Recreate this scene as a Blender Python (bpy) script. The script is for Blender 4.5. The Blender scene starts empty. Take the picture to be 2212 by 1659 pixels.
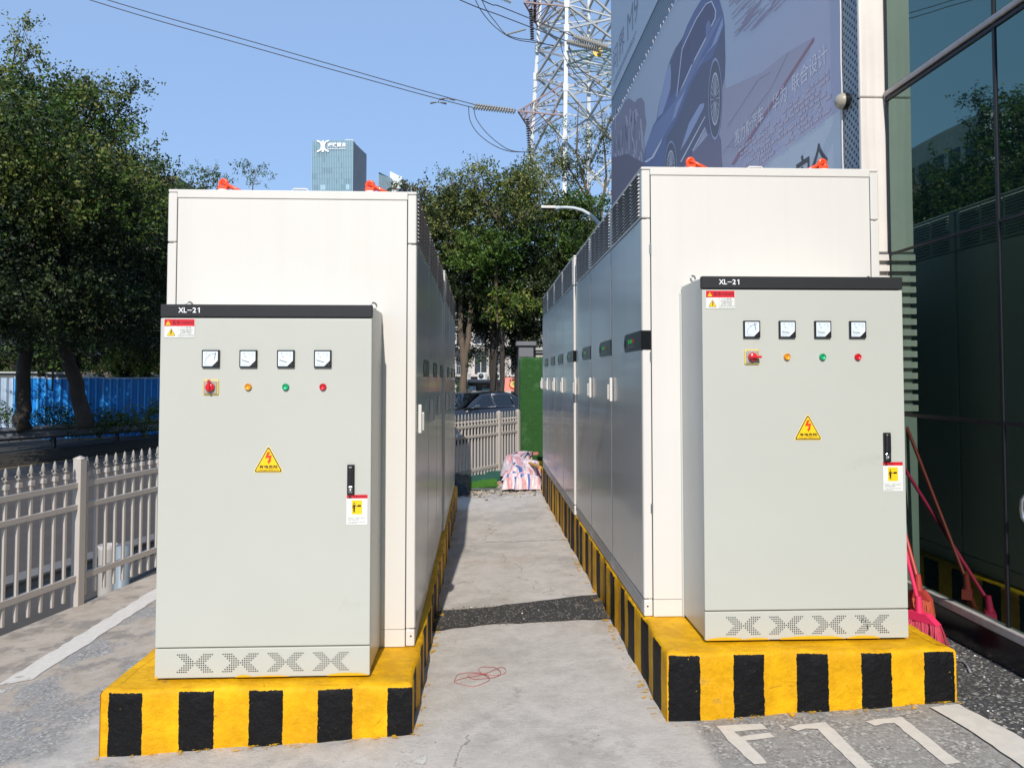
import bpy, bmesh, math, random
from mathutils import Vector, Matrix
R = math.radians
random.seed(7)
scene = bpy.context.scene
COL = scene.collection

# ------------------------------------------------------------------ camera, sky, sun
CZ, YAW, PIT, FP, PX, PY = 1.66, R(2.33), R(2.1), 1600.0, 1106.0, 758.0
cam = bpy.data.cameras.new('camera'); camo = bpy.data.objects.new('camera', cam); COL.objects.link(camo)
camo.location = (0, 0, CZ); camo.rotation_euler = (R(90) + PIT, 0, -YAW)
cam.sensor_width = 36; cam.lens = 36 * FP / 2212; cam.shift_y = -(829.5 - PY) / 2212
cam.clip_start = 0.05; cam.clip_end = 6000
scene.camera = camo
world = bpy.data.worlds.new("World"); scene.world = world; world.use_nodes = True
wn = world.node_tree; bg = wn.nodes['Background']
sky = wn.nodes.new('ShaderNodeTexSky'); sky.sky_type = 'NISHITA'; sky.sun_disc = False
sky.sun_elevation = R(36.8); sky.sun_rotation = R(183); sky.air_density = 1.2; sky.dust_density = 0.0; sky.ozone_density = 5.0
hz = wn.nodes.new('ShaderNodeMix'); hz.data_type = 'RGBA'; hz.inputs[0].default_value = .78; hz.inputs[7].default_value = (1.50, 2.28, 3.75, 1)   # thin even haze over the whole sky
wn.links.new(sky.outputs[0], hz.inputs[6]); wn.links.new(hz.outputs[2], bg.inputs[0]); bg.inputs[1].default_value = 0.15
sl = bpy.data.lights.new('sun', 'SUN'); sl.energy = 3.2; sl.angle = R(0.5); sl.color = (1, .955, .89)
so = bpy.data.objects.new('sun', sl); COL.objects.link(so); so.location = (-3, -30, 30)
so.rotation_euler = Vector((0.05, 1, -0.75)).to_track_quat('-Z', 'Y').to_euler()
scene.view_settings.view_transform = 'Standard'; scene.view_settings.look = 'None'
scene.view_settings.exposure = 0.52; scene.view_settings.gamma = 1; scene.render.film_transparent = False

# ------------------------------------------------------------------ measuring helpers (photo units -> metres in the place)
Fv = Vector((math.sin(YAW) * math.cos(PIT), math.cos(YAW) * math.cos(PIT), math.sin(PIT)))
Rv = Vector((math.cos(YAW), -math.sin(YAW), 0)); Uv = Rv.cross(Fv); C0 = Vector((0, 0, CZ))
def ray(x, y): return Fv + Rv * ((x - PX) / FP) - Uv * ((y - PY) / FP)
def oy(x, y, Y): r = ray(x, y); return C0 + r * (Y / r.y)
def ox(x, y, X): r = ray(x, y); return C0 + r * (X / r.x)
def gz(x, y): return .098 + .05 * x - .0127 * (y - 3.3)
def og(x, y):
    z = 0; r = ray(x, y)
    for i in range(30):
        q = C0 + r * ((z - CZ) / r.z); z = gz(q.x, q.y)
    return q
def crop(cx, cy, x0, y0, s): return ((x0 + cx / s) / 1.7517, (y0 + cy / s) / 1.7517)

# ------------------------------------------------------------------ materials
MATS = {}
def lnk(nt, a, b): nt.links.new(a, b)
def pm(name, col, rough=.5, metal=0, spec=.5, var=0, vs=8, bump=0, bs=60, dirt=None, streak=0, coat=0):
    """plain procedural paint: colour with noise variation, optional vertical streaks, dirt tint and bump"""
    if name in MATS: return MATS[name]
    m = bpy.data.materials.new(name); m.use_nodes = True; nt = m.node_tree; b = nt.nodes['Principled BSDF']
    b.inputs['Base Color'].default_value = (*col, 1); b.inputs['Roughness'].default_value = rough
    b.inputs['Metallic'].default_value = metal; b.inputs['Specular IOR Level'].default_value = spec
    if coat: b.inputs['Coat Weight'].default_value = coat; b.inputs['Coat Roughness'].default_value = .08
    if var or bump or dirt or streak:
        tc = nt.nodes.new('ShaderNodeTexCoord'); geo = nt.nodes.new('ShaderNodeNewGeometry')
        src = geo.outputs['Position']
        last = None
        if var:
            n = nt.nodes.new('ShaderNodeTexNoise'); n.inputs['Scale'].default_value = vs; n.inputs['Detail'].default_value = 6; n.inputs['Roughness'].default_value = .65
            lnk(nt, src, n.inputs['Vector'])
            r = nt.nodes.new('ShaderNodeMapRange'); r.inputs[1].default_value = .25; r.inputs[2].default_value = .75
            r.inputs[3].default_value = 1 - var; r.inputs[4].default_value = 1 + var * .5; lnk(nt, n.outputs[0], r.inputs[0])
            mx = nt.nodes.new('ShaderNodeMix'); mx.data_type = 'RGBA'; mx.blend_type = 'MULTIPLY'; mx.inputs[0].default_value = 1
            mx.inputs[6].default_value = (*col, 1); lnk(nt, r.outputs[0], mx.inputs[7]); last = mx.outputs[2]
        if streak:
            mp = nt.nodes.new('ShaderNodeMapping'); mp.inputs['Scale'].default_value = (14, 14, .55); lnk(nt, src, mp.inputs[0])
            n = nt.nodes.new('ShaderNodeTexNoise'); n.inputs['Scale'].default_value = 1.0; n.inputs['Detail'].default_value = 5; lnk(nt, mp.outputs[0], n.inputs['Vector'])
            r = nt.nodes.new('ShaderNodeMapRange'); r.inputs[1].default_value = .45; r.inputs[2].default_value = .8; r.inputs[3].default_value = 1; r.inputs[4].default_value = 1 - streak
            lnk(nt, n.outputs[0], r.inputs[0])
            mx = nt.nodes.new('ShaderNodeMix'); mx.data_type = 'RGBA'; mx.blend_type = 'MULTIPLY'; mx.inputs[0].default_value = 1
            if last: lnk(nt, last, mx.inputs[6])
            else: mx.inputs[6].default_value = (*col, 1)
            lnk(nt, r.outputs[0], mx.inputs[7]); last = mx.outputs[2]
        if dirt:
            n = nt.nodes.new('ShaderNodeTexNoise'); n.inputs['Scale'].default_value = dirt[1]; n.inputs['Detail'].default_value = 8; n.inputs['Roughness'].default_value = .7
            lnk(nt, src, n.inputs['Vector'])
            r = nt.nodes.new('ShaderNodeMapRange'); r.inputs[1].default_value = dirt[2]; r.inputs[2].default_value = dirt[2] + .1; lnk(nt, n.outputs[0], r.inputs[0])
            mu = nt.nodes.new('ShaderNodeMath'); mu.operation = 'MULTIPLY'; mu.inputs[1].default_value = dirt[3]; lnk(nt, r.outputs[0], mu.inputs[0])
            mx = nt.nodes.new('ShaderNodeMix'); mx.data_type = 'RGBA'; lnk(nt, mu.outputs[0], mx.inputs[0])
            if last: lnk(nt, last, mx.inputs[6])
            else: mx.inputs[6].default_value = (*col, 1)
            mx.inputs[7].default_value = (*dirt[0], 1); last = mx.outputs[2]
        if last: lnk(nt, last, b.inputs['Base Color'])
        if bump:
            n = nt.nodes.new('ShaderNodeTexNoise'); n.inputs['Scale'].default_value = bs; n.inputs['Detail'].default_value = 4; lnk(nt, src, n.inputs['Vector'])
            bp = nt.nodes.new('ShaderNodeBump'); bp.inputs['Strength'].default_value = bump; bp.inputs['Distance'].default_value = .01
            lnk(nt, n.outputs[0], bp.inputs['Height']); lnk(nt, bp.outputs[0], b.inputs['Normal'])
    MATS[name] = m; return m
def emis(name, col, s):
    m = bpy.data.materials.new(name); m.use_nodes = True; b = m.node_tree.nodes['Principled BSDF']
    b.inputs['Base Color'].default_value = (*col, 1); b.inputs['Emission Color'].default_value = (*col, 1); b.inputs['Emission Strength'].default_value = s
    MATS[name] = m; return m

WHITE = pm('cabinet white paint', (.655, .62, .57), .42, var=.025, vs=1.3, streak=.035, bump=.02, bs=300, dirt=((.42, .38, .33), 5, .69, .3))
DOORW = pm('shade toned cabinet white', (.46, .45, .425), .26, var=.04, vs=.9, streak=.05, coat=.3)  # cabinet white darkened to hold the shade of the passage side
XLP = pm('switchgear grey paint', (.485, .485, .43), .42, var=.025, vs=2.2, dirt=((.36, .35, .31), 4.5, .64, .32), bump=.03, bs=500)
XLS = pm('switchgear side paint', (.50, .51, .47), .32, var=.04, vs=2.5)
BLK = pm('black plastic', (.012, .012, .014), .35)
HDR = pm('black header paint', (.008, .0085, .011), .6, var=.2, vs=12)
GAP = pm('dark seam', (.03, .03, .034), .8)
WTX = pm('white lettering', (.85, .85, .85), .5)
RED = pm('label red', (.62, .012, .025), .4)
REDTX = pm('dark red lettering', (.16, .005, .01), .5)
YEL = pm('sign yellow', (.86, .56, .01), .4)
YELP = pm('pale yellow edge', (.85, .68, .25), .4)
BRN = pm('sign dark brown', (.05, .02, .01), .5)
ARR = pm('arrow red', (.75, .05, .02), .4)
LBW = pm('label white', (.72, .72, .67), .4)
GTX = pm('grey small print', (.13, .13, .13), .6)
MFC = pm('meter face', (.68, .74, .80), .25, coat=.5)
SWG = pm('switch grey plate', (.36, .34, .31), .4)
SWY = pm('switch yellow frame', (.80, .62, .12), .4)
REDP = pm('red plastic', (.68, .01, .02), .25, coat=.4)
AMB = pm('amber lens', (.85, .33, .01), .2, coat=.5)
GRN = pm('green lens', (.01, .40, .16), .2, coat=.5)
CHR = pm('chrome', (.62, .62, .62), .18, metal=1)
STL = pm('brushed steel', (.45, .45, .44), .35, metal=1, var=.15, vs=20)
ORG = pm('orange red lacquer', (.82, .07, .012), .35, coat=.4)
YPT = pm('yellow paint splash', (.80, .40, .008), .5)
FEN = pm('fence champagne paint', (.46, .41, .36), .45, var=.06, vs=6)
FENT = pm('spear tip silver paint', (.30, .28, .245), .5, var=.1, vs=20)
PYW = pm('galvanised pylon steel', (.58, .59, .58), .5, var=.08, vs=.6)
PYB = pm('pylon brace steel', (.44, .45, .45), .5, var=.35, vs=.4)
PYR = pm('rusty crossarm steel', (.30, .20, .19), .6, var=.2, vs=1)
PYG = pm('dull green crossarm steel', (.10, .16, .15), .6)  # dull green of the right crossarm itself
INS = pm('insulator glaze grey', (.34, .32, .28), .3)
INB = pm('insulator dark brown', (.035, .02, .018), .3)
INW = pm('insulator pale', (.60, .57, .52), .4)
WIR = pm('wire', (.045, .045, .06), .5)
BARK = pm('bark', (.13, .095, .065), .9, var=.35, vs=3, bump=.6, bs=12)
BARKD = pm('dark bark', (.045, .036, .028), .9, var=.35, vs=3, bump=.6, bs=12)

def stripes(name, axis, x0, per, duty=.5, ztop=None):
    """yellow concrete with black painted bars, wobbling brushed edges; bars stop just under the top arris"""
    m = bpy.data.materials.new(name); m.use_nodes = True; nt = m.node_tree; b = nt.nodes['Principled BSDF']; N = nt.nodes.new
    g = N('ShaderNodeNewGeometry'); tc = N('ShaderNodeTexCoord'); sx = N('ShaderNodeSeparateXYZ'); lnk(nt, tc.outputs['Object'], sx.inputs[0])
    def noise(sc, det=5, ro=.6):
        n = N('ShaderNodeTexNoise'); n.inputs['Scale'].default_value = sc; n.inputs['Detail'].default_value = det; n.inputs['Roughness'].default_value = ro
        lnk(nt, g.outputs['Position'], n.inputs['Vector']); return n.outputs[0]
    def M(op, a, bb=None, c=None):
        n = N('ShaderNodeMath'); n.operation = op
        for i, v in enumerate((a, bb, c)):
            if v is None: continue
            if isinstance(v, (int, float)): n.inputs[i].default_value = v
            else: lnk(nt, v, n.inputs[i])
        return n.outputs[0]
    w1 = noise(14, 4); w2 = noise(90, 3)
    wob = M('ADD', M('MULTIPLY', M('SUBTRACT', w1, .5), .016), M('MULTIPLY', M('SUBTRACT', w2, .5), .008))
    c = M('ADD', sx.outputs[axis], wob)
    fr = M('FRACT', M('DIVIDE', M('SUBTRACT', c, x0), per))
    bar = M('LESS_THAN', fr, duty)
    zz = M('ADD', sx.outputs['Z'], M('MULTIPLY', M('SUBTRACT', w2, .5), .012))
    bar = M('MULTIPLY', bar, M('LESS_THAN', zz, -.012))
    chip = M('GREATER_THAN', noise(45, 6, .7), .30)
    bar = M('MULTIPLY', bar, chip)
    cr = N('ShaderNodeValToRGB'); lnk(nt, noise(5, 8, .7), cr.inputs[0])
    cr.color_ramp.elements[0].position = .42; cr.color_ramp.elements[0].color = (.60, .30, .003, 1)
    cr.color_ramp.elements[1].position = .62; cr.color_ramp.elements[1].color = (.80, .43, .004, 1)
    e = cr.color_ramp.elements.new(.8); e.color = (.86, .54, .06, 1); e = cr.color_ramp.elements.new(.36); e.color = (.70, .35, .004, 1); e = cr.color_ramp.elements.new(.24); e.color = (.30, .20, .06, 1)
    ck = N('ShaderNodeTexVoronoi'); ck.feature = 'DISTANCE_TO_EDGE'; ck.inputs['Scale'].default_value = 1.9
    lnk(nt, g.outputs['Position'], ck.inputs['Vector'])
    crack = M('LESS_THAN', M('ADD', ck.outputs['Distance'], M('MULTIPLY', M('SUBTRACT', w1, .5), .05)), .004)
    mx0 = N('ShaderNodeMix'); mx0.data_type = 'RGBA'; lnk(nt, M('MULTIPLY', crack, M('MULTIPLY', M('GREATER_THAN', noise(2.1), .56), .5)), mx0.inputs[0]); lnk(nt, cr.outputs[0], mx0.inputs[6]); mx0.inputs[7].default_value = (.25, .12, .01, 1)
    cb = N('ShaderNodeValToRGB'); lnk(nt, noise(30, 6, .75), cb.inputs[0])
    cb.color_ramp.elements[0].position = .3; cb.color_ramp.elements[0].color = (.0025, .0025, .003, 1)
    cb.color_ramp.elements[1].position = .80; cb.color_ramp.elements[1].color = (.045, .045, .045, 1); cb.color_ramp.elements.new(.62).color = (.005, .005, .006, 1)
    mx = N('ShaderNodeMix'); mx.data_type = 'RGBA'; lnk(nt, bar, mx.inputs[0]); lnk(nt, mx0.outputs[2], mx.inputs[6]); lnk(nt, cb.outputs[0], mx.inputs[7])
    lnk(nt, mx.outputs[2], b.inputs['Base Color']); b.inputs['Roughness'].default_value = .6; b.inputs['Specular IOR Level'].default_value = .22
    bp = N('ShaderNodeBump'); bp.inputs['Strength'].default_value = .8; bp.inputs['Distance'].default_value = .02
    lnk(nt, M('ADD', noise(11, 9, .62), M('MULTIPLY', noise(60, 3), .12)), bp.inputs['Height']); lnk(nt, bp.outputs[0], b.inputs['Normal'])
    MATS[name] = m; return m

# ------------------------------------------------------------------ mesh builder
class MB:
    def __init__(s): s.v = []; s.f = []; s.m = []; s.sm = []; s.mats = []
    def mi(s, m):
        if m not in s.mats: s.mats.append(m)
        return s.mats.index(m)
    def add(s, vs, fs, m, smooth=False):
        o = len(s.v); s.v += [tuple(v) for v in vs]; k = s.mi(m)
        for f in fs: s.f.append(tuple(i + o for i in f)); s.m.append(k); s.sm.append(smooth)
    def box(s, x0, x1, y0, y1, z0, z1, m, M=None):
        vs = [Vector(p) for p in ((x0,y0,z0),(x1,y0,z0),(x1,y1,z0),(x0,y1,z0),(x0,y0,z1),(x1,y0,z1),(x1,y1,z1),(x0,y1,z1))]
        if M: vs = [M @ v for v in vs]
        s.add(vs, [(0,3,2,1),(4,5,6,7),(0,1,5,4),(1,2,6,5),(2,3,7,6),(3,0,4,7)], m)
    def bbox(s, x0, x1, y0, y1, z0, z1, b, m, seg=3):
        """box with every edge rounded"""
        bm = bmesh.new(); bmesh.ops.create_cube(bm, size=1)
        for v in bm.verts: v.co = Vector(((x0+x1)/2 + v.co.x*(x1-x0), (y0+y1)/2 + v.co.y*(y1-y0), (z0+z1)/2 + v.co.z*(z1-z0)))
        bmesh.ops.bevel(bm, geom=bm.edges[:], offset=b, segments=seg, affect='EDGES', profile=.5)
        bm.verts.ensure_lookup_table()
        s.add([v.co.copy() for v in bm.verts], [[v.index for v in f.verts] for f in bm.faces], m, seg > 1 and False); bm.free()
    def prism(s, pts, d, m):
        """polygon (3-D points) extruded along vector d"""
        n = len(pts); vs = [Vector(p) for p in pts] + [Vector(p) + Vector(d) for p in pts]
        s.add(vs, [tuple(range(n))[::-1], tuple(range(n, 2*n))] + [(i, (i+1) % n, n + (i+1) % n, n + i) for i in range(n)], m)
    def cyl(s, a, b, r0, r1, m, n=12, caps=True, smooth=True):
        a = Vector(a); b = Vector(b); d = (b - a).normalized(); u = d.orthogonal().normalized(); w = d.cross(u)
        vs = []
        for p, r in ((a, r0), (b, r1)):
            for i in range(n): t = 2*math.pi*i/n; vs.append(p + (u*math.cos(t) + w*math.sin(t))*r)
        s.add(vs, [(i, (i+1) % n, n + (i+1) % n, n + i) for i in range(n)], m, smooth)
        if caps: s.add(vs, [tuple(range(n))[::-1], tuple(range(n, 2*n))], m)
    def tube(s, pts, r, m, n=8, closed=False):
        pts = [Vector(p) for p in pts]; k = len(pts); rr = r if isinstance(r, (list, tuple)) else [r]*k
        rings = []; u = None
        for i, p in enumerate(pts):
            if closed: d = pts[(i+1) % k] - pts[i-1]
            else: d = pts[min(i+1, k-1)] - pts[max(i-1, 0)]
            d.normalize()
            u = d.orthogonal().normalized() if u is None else (u - d*u.dot(d)).normalized()
            w = d.cross(u)
            rings.append([p + (u*math.cos(2*math.pi*j/n) + w*math.sin(2*math.pi*j/n))*rr[i] for j in range(n)])
        vs = [v for rg in rings for v in rg]; fs = []
        for i in range(k if closed else k-1):
            a = i*n; b = ((i+1) % k)*n
            for j in range(n): fs.append((a+j, a+(j+1) % n, b+(j+1) % n, b+j))
        if not closed: fs += [tuple(range(n))[::-1], tuple(range((k-1)*n, k*n))]
        s.add(vs, fs, m, True)
    def lathe(s, prof, org, axis, m, n=14):
        """prof: list of (r, t) along axis"""
        org = Vector(org); d = Vector(axis).normalized(); u = d.orthogonal().normalized(); w = d.cross(u); vs = []; fs = []
        for r, t in prof:
            for j in range(n): a = 2*math.pi*j/n; vs.append(org + d*t + (u*math.cos(a) + w*math.sin(a))*r)
        for i in range(len(prof)-1):
            for j in range(n): fs.append((i*n+j, i*n+(j+1) % n, (i+1)*n+(j+1) % n, (i+1)*n+j))
        s.add(vs, fs, m, True)
    def poly(s, pts, m): s.add(pts, [tuple(range(len(pts)))], m)
    def build(s, name, parent=None, loc=None, rz=0, autosm=True):
        me = bpy.data.meshes.new(name); me.from_pydata(s.v, [], s.f)
        for m in s.mats: me.materials.append(m)
        me.polygons.foreach_set('material_index', s.m); me.polygons.foreach_set('use_smooth', s.sm); me.update()
        o = bpy.data.objects.new(name, me); COL.objects.link(o)
        if parent: o.parent = parent
        if loc: o.location = loc
        o.rotation_euler.z = rz
        return o
class FR:
    """a flat frame for stickers and print: (u, v) on a surface, h out of it"""
    def __init__(s, o, u, v): s.o = Vector(o); s.u = Vector(u).normalized(); s.v = Vector(v).normalized(); s.n = s.u.cross(s.v)
    def p(s, u, v, h=0): return s.o + s.u*u + s.v*v + s.n*h
    def poly(s, mb, pts, h, m): mb.poly([s.p(a, b, h) for a, b in pts], m)
    def rect(s, mb, a, b, c, d, h, m): s.poly(mb, [(a,b),(c,b),(c,d),(a,d)], h, m)
    def line(s, mb, a, b, c, d, w, h, m):
        dx, dy = c-a, d-b; L = math.hypot(dx, dy) or 1; nx, ny = -dy/L*w/2, dx/L*w/2
        s.poly(mb, [(a-nx, b-ny), (c-nx, d-ny), (c+nx, d+ny), (a+nx, b+ny)], h, m)
    def disc(s, mb, a, b, r, h, m, n=10, ry=None): s.poly(mb, [(a + r*math.cos(2*math.pi*i/n), b + (ry or r)*math.sin(2*math.pi*i/n)) for i in range(n)], h, m)
    def ring(s, mb, a, b, rx, ry, w, h, m, n=28, t0=0, t1=2*math.pi):
        for i in range(n):
            t, q = t0 + (t1-t0)*i/n, t0 + (t1-t0)*(i+1)/n
            s.poly(mb, [(a+rx*math.cos(t), b+ry*math.sin(t)), (a+rx*math.cos(q), b+ry*math.sin(q)), (a+(rx-w)*math.cos(q), b+(ry-w)*math.sin(q)), (a+(rx-w)*math.cos(t), b+(ry-w)*math.sin(t))], h, m)
    def text(s, mb, t, a, b, hgt, h, m, width=None, bold=0, shear=0):
        vs, fs, (x0, x1, y0, y1) = glyphs(t, bold)
        sc = hgt/(y1-y0); sx = (width/(x1-x0)) if width else sc
        mb.add([s.p(a + (x-x0)*sx + shear*(y-y0)*sc, b + (y-y0)*sc, h) for x, y in vs], fs, m)
_gc = {}
def glyphs(t, bold=0):
    if (t, bold) not in _gc:
        cu = bpy.data.curves.new('t', 'FONT'); cu.body = t; cu.size = 1; cu.resolution_u = 3; cu.offset = bold
        o = bpy.data.objects.new('t', cu); COL.objects.link(o)
        me = bpy.data.meshes.new_from_object(o.evaluated_get(bpy.context.evaluated_depsgraph_get()))
        vs = [(v.co.x, v.co.y) for v in me.vertices]; fs = [tuple(p.vertices) for p in me.polygons]
        bpy.data.objects.remove(o); bpy.data.curves.remove(cu); bpy.data.meshes.remove(me)
        xs = [v[0] for v in vs]; ys = [v[1] for v in vs]; _gc[(t, bold)] = (vs, fs, (min(xs), max(xs), min(ys), max(ys)))
    return _gc[(t, bold)]

def tag(o, label=None, cat=None, group=None, kind=None):
    if label: o['label'] = label
    if cat: o['category'] = cat
    if group: o['group'] = group
    if kind: o['kind'] = kind
    return o
def thing(name, label, cat, loc=(0,0,0), rz=0, group=None):
    o = bpy.data.objects.new(name, None); COL.objects.link(o); o.location = loc; o.rotation_euler.z = rz
    o.empty_display_size = .2
    return tag(o, label, cat, group)
def copy_tree(o, parent=None):
    c = o.copy(); COL.objects.link(c)
    if parent: c.parent = parent
    for ch in list(o.children): copy_tree(ch, c)
    return c

# ================================================================== SETTING: ground
def ground_mat():
    m = bpy.data.materials.new('lot ground'); m.use_nodes = True; nt = m.node_tree; b = nt.nodes['Principled BSDF']; N = nt.nodes.new
    g = N('ShaderNodeNewGeometry'); sx = N('ShaderNodeSeparateXYZ'); lnk(nt, g.outputs['Position'], sx.inputs[0])
    def noise(sc, det=6, ro=.6, vec=None):
        n = N('ShaderNodeTexNoise'); n.inputs['Scale'].default_value = sc; n.inputs['Detail'].default_value = det; n.inputs['Roughness'].default_value = ro
        lnk(nt, vec or g.outputs['Position'], n.inputs['Vector']); return n.outputs[0]
    def M(op, a, bb=None, c=None):
        n = N('ShaderNodeMath'); n.operation = op
        for i, v in enumerate((a, bb, c)):
            if v is None: continue
            if isinstance(v, (int, float)): n.inputs[i].default_value = v
            else: lnk(nt, v, n.inputs[i])
        return n.outputs[0]
    def step(v, e, w):
        r = N('ShaderNodeMapRange'); r.interpolation_type = 'SMOOTHSTEP'; r.inputs[1].default_value = e - w; r.inputs[2].default_value = e + w; lnk(nt, v, r.inputs[0]); return r.outputs[0]
    def ramp(v, *st):
        r = N('ShaderNodeValToRGB'); lnk(nt, v, r.inputs[0]); el = r.color_ramp.elements
        el[0].position = st[0][0]; el[0].color = (*st[0][1], 1); el[1].position = st[1][0]; el[1].color = (*st[1][1], 1)
        for p, c in st[2:]: e = el.new(p); e.color = (*c, 1)
        return r.outputs[0]
    def mix(f, a, c):
        n = N('ShaderNodeMix'); n.data_type = 'RGBA'; lnk(nt, f, n.inputs[0])
        for i, v in ((6, a), (7, c)):
            if isinstance(v, tuple): n.inputs[i].default_value = (*v, 1)
            else: lnk(nt, v, n.inputs[i])
        return n.outputs[2]
    X, Y = sx.outputs['X'], sx.outputs['Y']
    n1 = noise(1.2, 8, .65); n2 = noise(7, 8, .7); n3 = noise(150, 4, .8); n4 = noise(.6, 5)
    vo = N('ShaderNodeTexVoronoi'); vo.inputs['Scale'].default_value = 95; lnk(nt, g.outputs['Position'], vo.inputs['Vector'])
    sp = N('ShaderNodeSeparateColor'); lnk(nt, vo.outputs['Color'], sp.inputs[0])
    asphalt = ramp(sp.outputs[0], (0, (.17, .155, .14)), (.6, (.31, .29, .265)), (.86, (.43, .405, .375)), (1, (.64, .61, .56)))
    asphalt = mix(step(n2, .52, .2), asphalt, ramp(n3, (.3, (.23, .215, .20)), (.7, (.42, .395, .365))))
    concrete = ramp(n2, (.28, (.44, .40, .35)), (.55, (.565, .515, .46)), (.8, (.64, .59, .53)))
    warm = ramp(n2, (.3, (.43, .35, .28)), (.7, (.50, .415, .34)))
    concrete = mix(M('MULTIPLY', step(n1, .60, .06), .75), concrete, warm)
    dark = ramp(n3, (.3, (.14, .138, .135)), (.7, (.30, .285, .268)))
    stain = ramp(noise(2.6, 9, .72), (.3, (.27, .25, .225)), (.7, (.44, .41, .37)))
    concrete = mix(M('MULTIPLY', step(noise(.9, 7, .7, None), .56, .05), .55), concrete, stain)
    concrete = mix(M('MULTIPLY', step(noise(34, 6, .8), .60, .05), .35), concrete, (.66, .62, .56))
    speck = step(noise(60, 3, .6), .68, .03); concrete = mix(M('MULTIPLY', speck, .5), concrete, (.28, .27, .26))
    pits = step(noise(16, 8, .75), .66, .03); concrete = mix(M('MULTIPLY', pits, .45), concrete, (.32, .30, .275))
    tan = ramp(n2, (.3, (.33, .27, .21)), (.5, (.45, .375, .30)), (.75, (.52, .45, .37)))
    tan = mix(M('MULTIPLY', step(noise(3.2, 8, .7), .55, .05), .65), tan, ramp(n3, (.3, (.11, .10, .09)), (.7, (.26, .23, .20))))
    agg = ramp(sp.outputs[0], (0, (.035, .035, .036)), (.7, (.085, .083, .08)), (.88, (.20, .195, .18)), (1, (.55, .53, .48)))
    ck = N('ShaderNodeTexVoronoi'); ck.feature = 'DISTANCE_TO_EDGE'; ck.inputs['Scale'].default_value = .8
    va = N('ShaderNodeVectorMath'); va.operation = 'MULTIPLY_ADD'; nz = N('ShaderNodeTexNoise'); nz.inputs['Scale'].default_value = 5; nz.inputs['Detail'].default_value = 8; lnk(nt, g.outputs['Position'], nz.inputs['Vector'])
    va.inputs[1].default_value = (.35, .35, .35); lnk(nt, nz.outputs['Color'], va.inputs[0]); lnk(nt, g.outputs['Position'], va.inputs[2]); lnk(nt, va.outputs[0], ck.inputs['Vector'])
    crk = M('MULTIPLY', M('LESS_THAN', ck.outputs['Distance'], .0035), M('GREATER_THAN', n4, .50))
    concrete = mix(M('MULTIPLY', crk, .6), concrete, (.16, .145, .13))
    grime = step(noise(4.5, 10, .78), .60, .03); concrete = mix(M('MULTIPLY', grime, .38), concrete, (.24, .215, .185))
    # zones: tan | asphalt | concrete | asphalt | dark aggregate
    xw = M('ADD', X, M('MULTIPLY', M('SUBTRACT', n1, .5), .55)); xs = M('ADD', X, M('MULTIPLY', M('SUBTRACT', n2, .5), .12))
    c = mix(step(xw, -2.62, .06), tan, asphalt)
    slab = M('ADD', M('ADD', xw, M('MULTIPLY', n4, .5)), M('MULTIPLY', Y, -.28)); # concrete reaches further left near the camera
    c = mix(M('MULTIPLY', step(n1, .50, .03), M('SUBTRACT', 1, step(xw, -1.2, .2))), c, tan)
    c = mix(step(xw, -1.95, .12), c, mix(step(n1, .47, .05), asphalt, concrete))
    c = mix(step(xw, -.6, .3), c, concrete)
    right = M('MULTIPLY', step(M('ADD', xs, M('MULTIPLY', Y, .0)), .93, .03), 1)
    c = mix(right, c, asphalt)
    c = mix(step(M('ADD', xs, M('MULTIPLY', Y, -.16)), 1.60, .015), c, agg)
    lnk(nt, c, b.inputs['Base Color']); b.inputs['Roughness'].default_value = .88
    bp = N('ShaderNodeBump'); bp.inputs['Strength'].default_value = .5; bp.inputs['Distance'].default_value = .008
    lnk(nt, M('ADD', M('ADD', n3, M('MULTIPLY', n2, 2.5)), M('MULTIPLY', sp.outputs[0], .5)), bp.inputs['Height']); lnk(nt, bp.outputs[0], b.inputs['Normal'])
    return m
GM = ground_mat()
FL = [(-5.6, -30), (-4.6, -4), (-3.62, 3.2), (-3.265, 5.231), (-2.922, 6.856), (-2.0, 9.3), (-.424, 11.691), (.664, 13.435), (1.6, 15.0), (3.4, 16.6), (14, 17)]
def xl(y):
    for (a, b), (c, d) in zip(FL, FL[1:]):
        if b <= y <= d: return a + (c-a)*(y-b)/(d-b)
    return FL[-1][0]
g = MB(); ys = [-30, -20, -12, -8] + [-4 + .4*i for i in range(52)] + [16.8, 17]
nx = 24; vs = []
for y in ys:
    a = xl(y)
    for i in range(nx+1):
        x = a + (14-a)*(i/nx)**1.3; vs.append((x, y, gz(x, y)))
fs = [(r*(nx+1)+i, r*(nx+1)+i+1, (r+1)*(nx+1)+i+1, (r+1)*(nx+1)+i) for r in range(len(ys)-1) for i in range(nx)]
g.add(vs, fs, GM)
EDG = pm('kerb concrete', (.26, .24, .21), .9, var=.3, vs=4, bump=.4, bs=40)
for (a, b), (c, d) in zip(FL, FL[1:]):
    g.add([(a-.002, b, gz(a, b)), (c-.002, d, gz(c, d)), (c-.01, d, -1.3), (a-.01, b, -1.3)], [(0, 1, 2, 3)], EDG)
tag(g.build('ground'), kind='structure')
def zr(x, y): return -.832 + .052*x + .024*y
rd = MB()
RDM = pm('road asphalt', (.070, .058, .048), .8, var=.25, vs=1.2, bump=.3, bs=120)
xs_ = [-60, -40, -25, -14, -8, -4, 0, 4, 10, 20]; ysr = [-30, -12, 0, 6, 12, 18, 24, 30, 34]
rd.add([(x, y, zr(x, y)) for y in ysr for x in xs_], [(r*10+i, r*10+i+1, (r+1)*10+i+1, (r+1)*10+i) for r in range(8) for i in range(9)], RDM)
tag(rd.build('road'), kind='structure')
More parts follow.
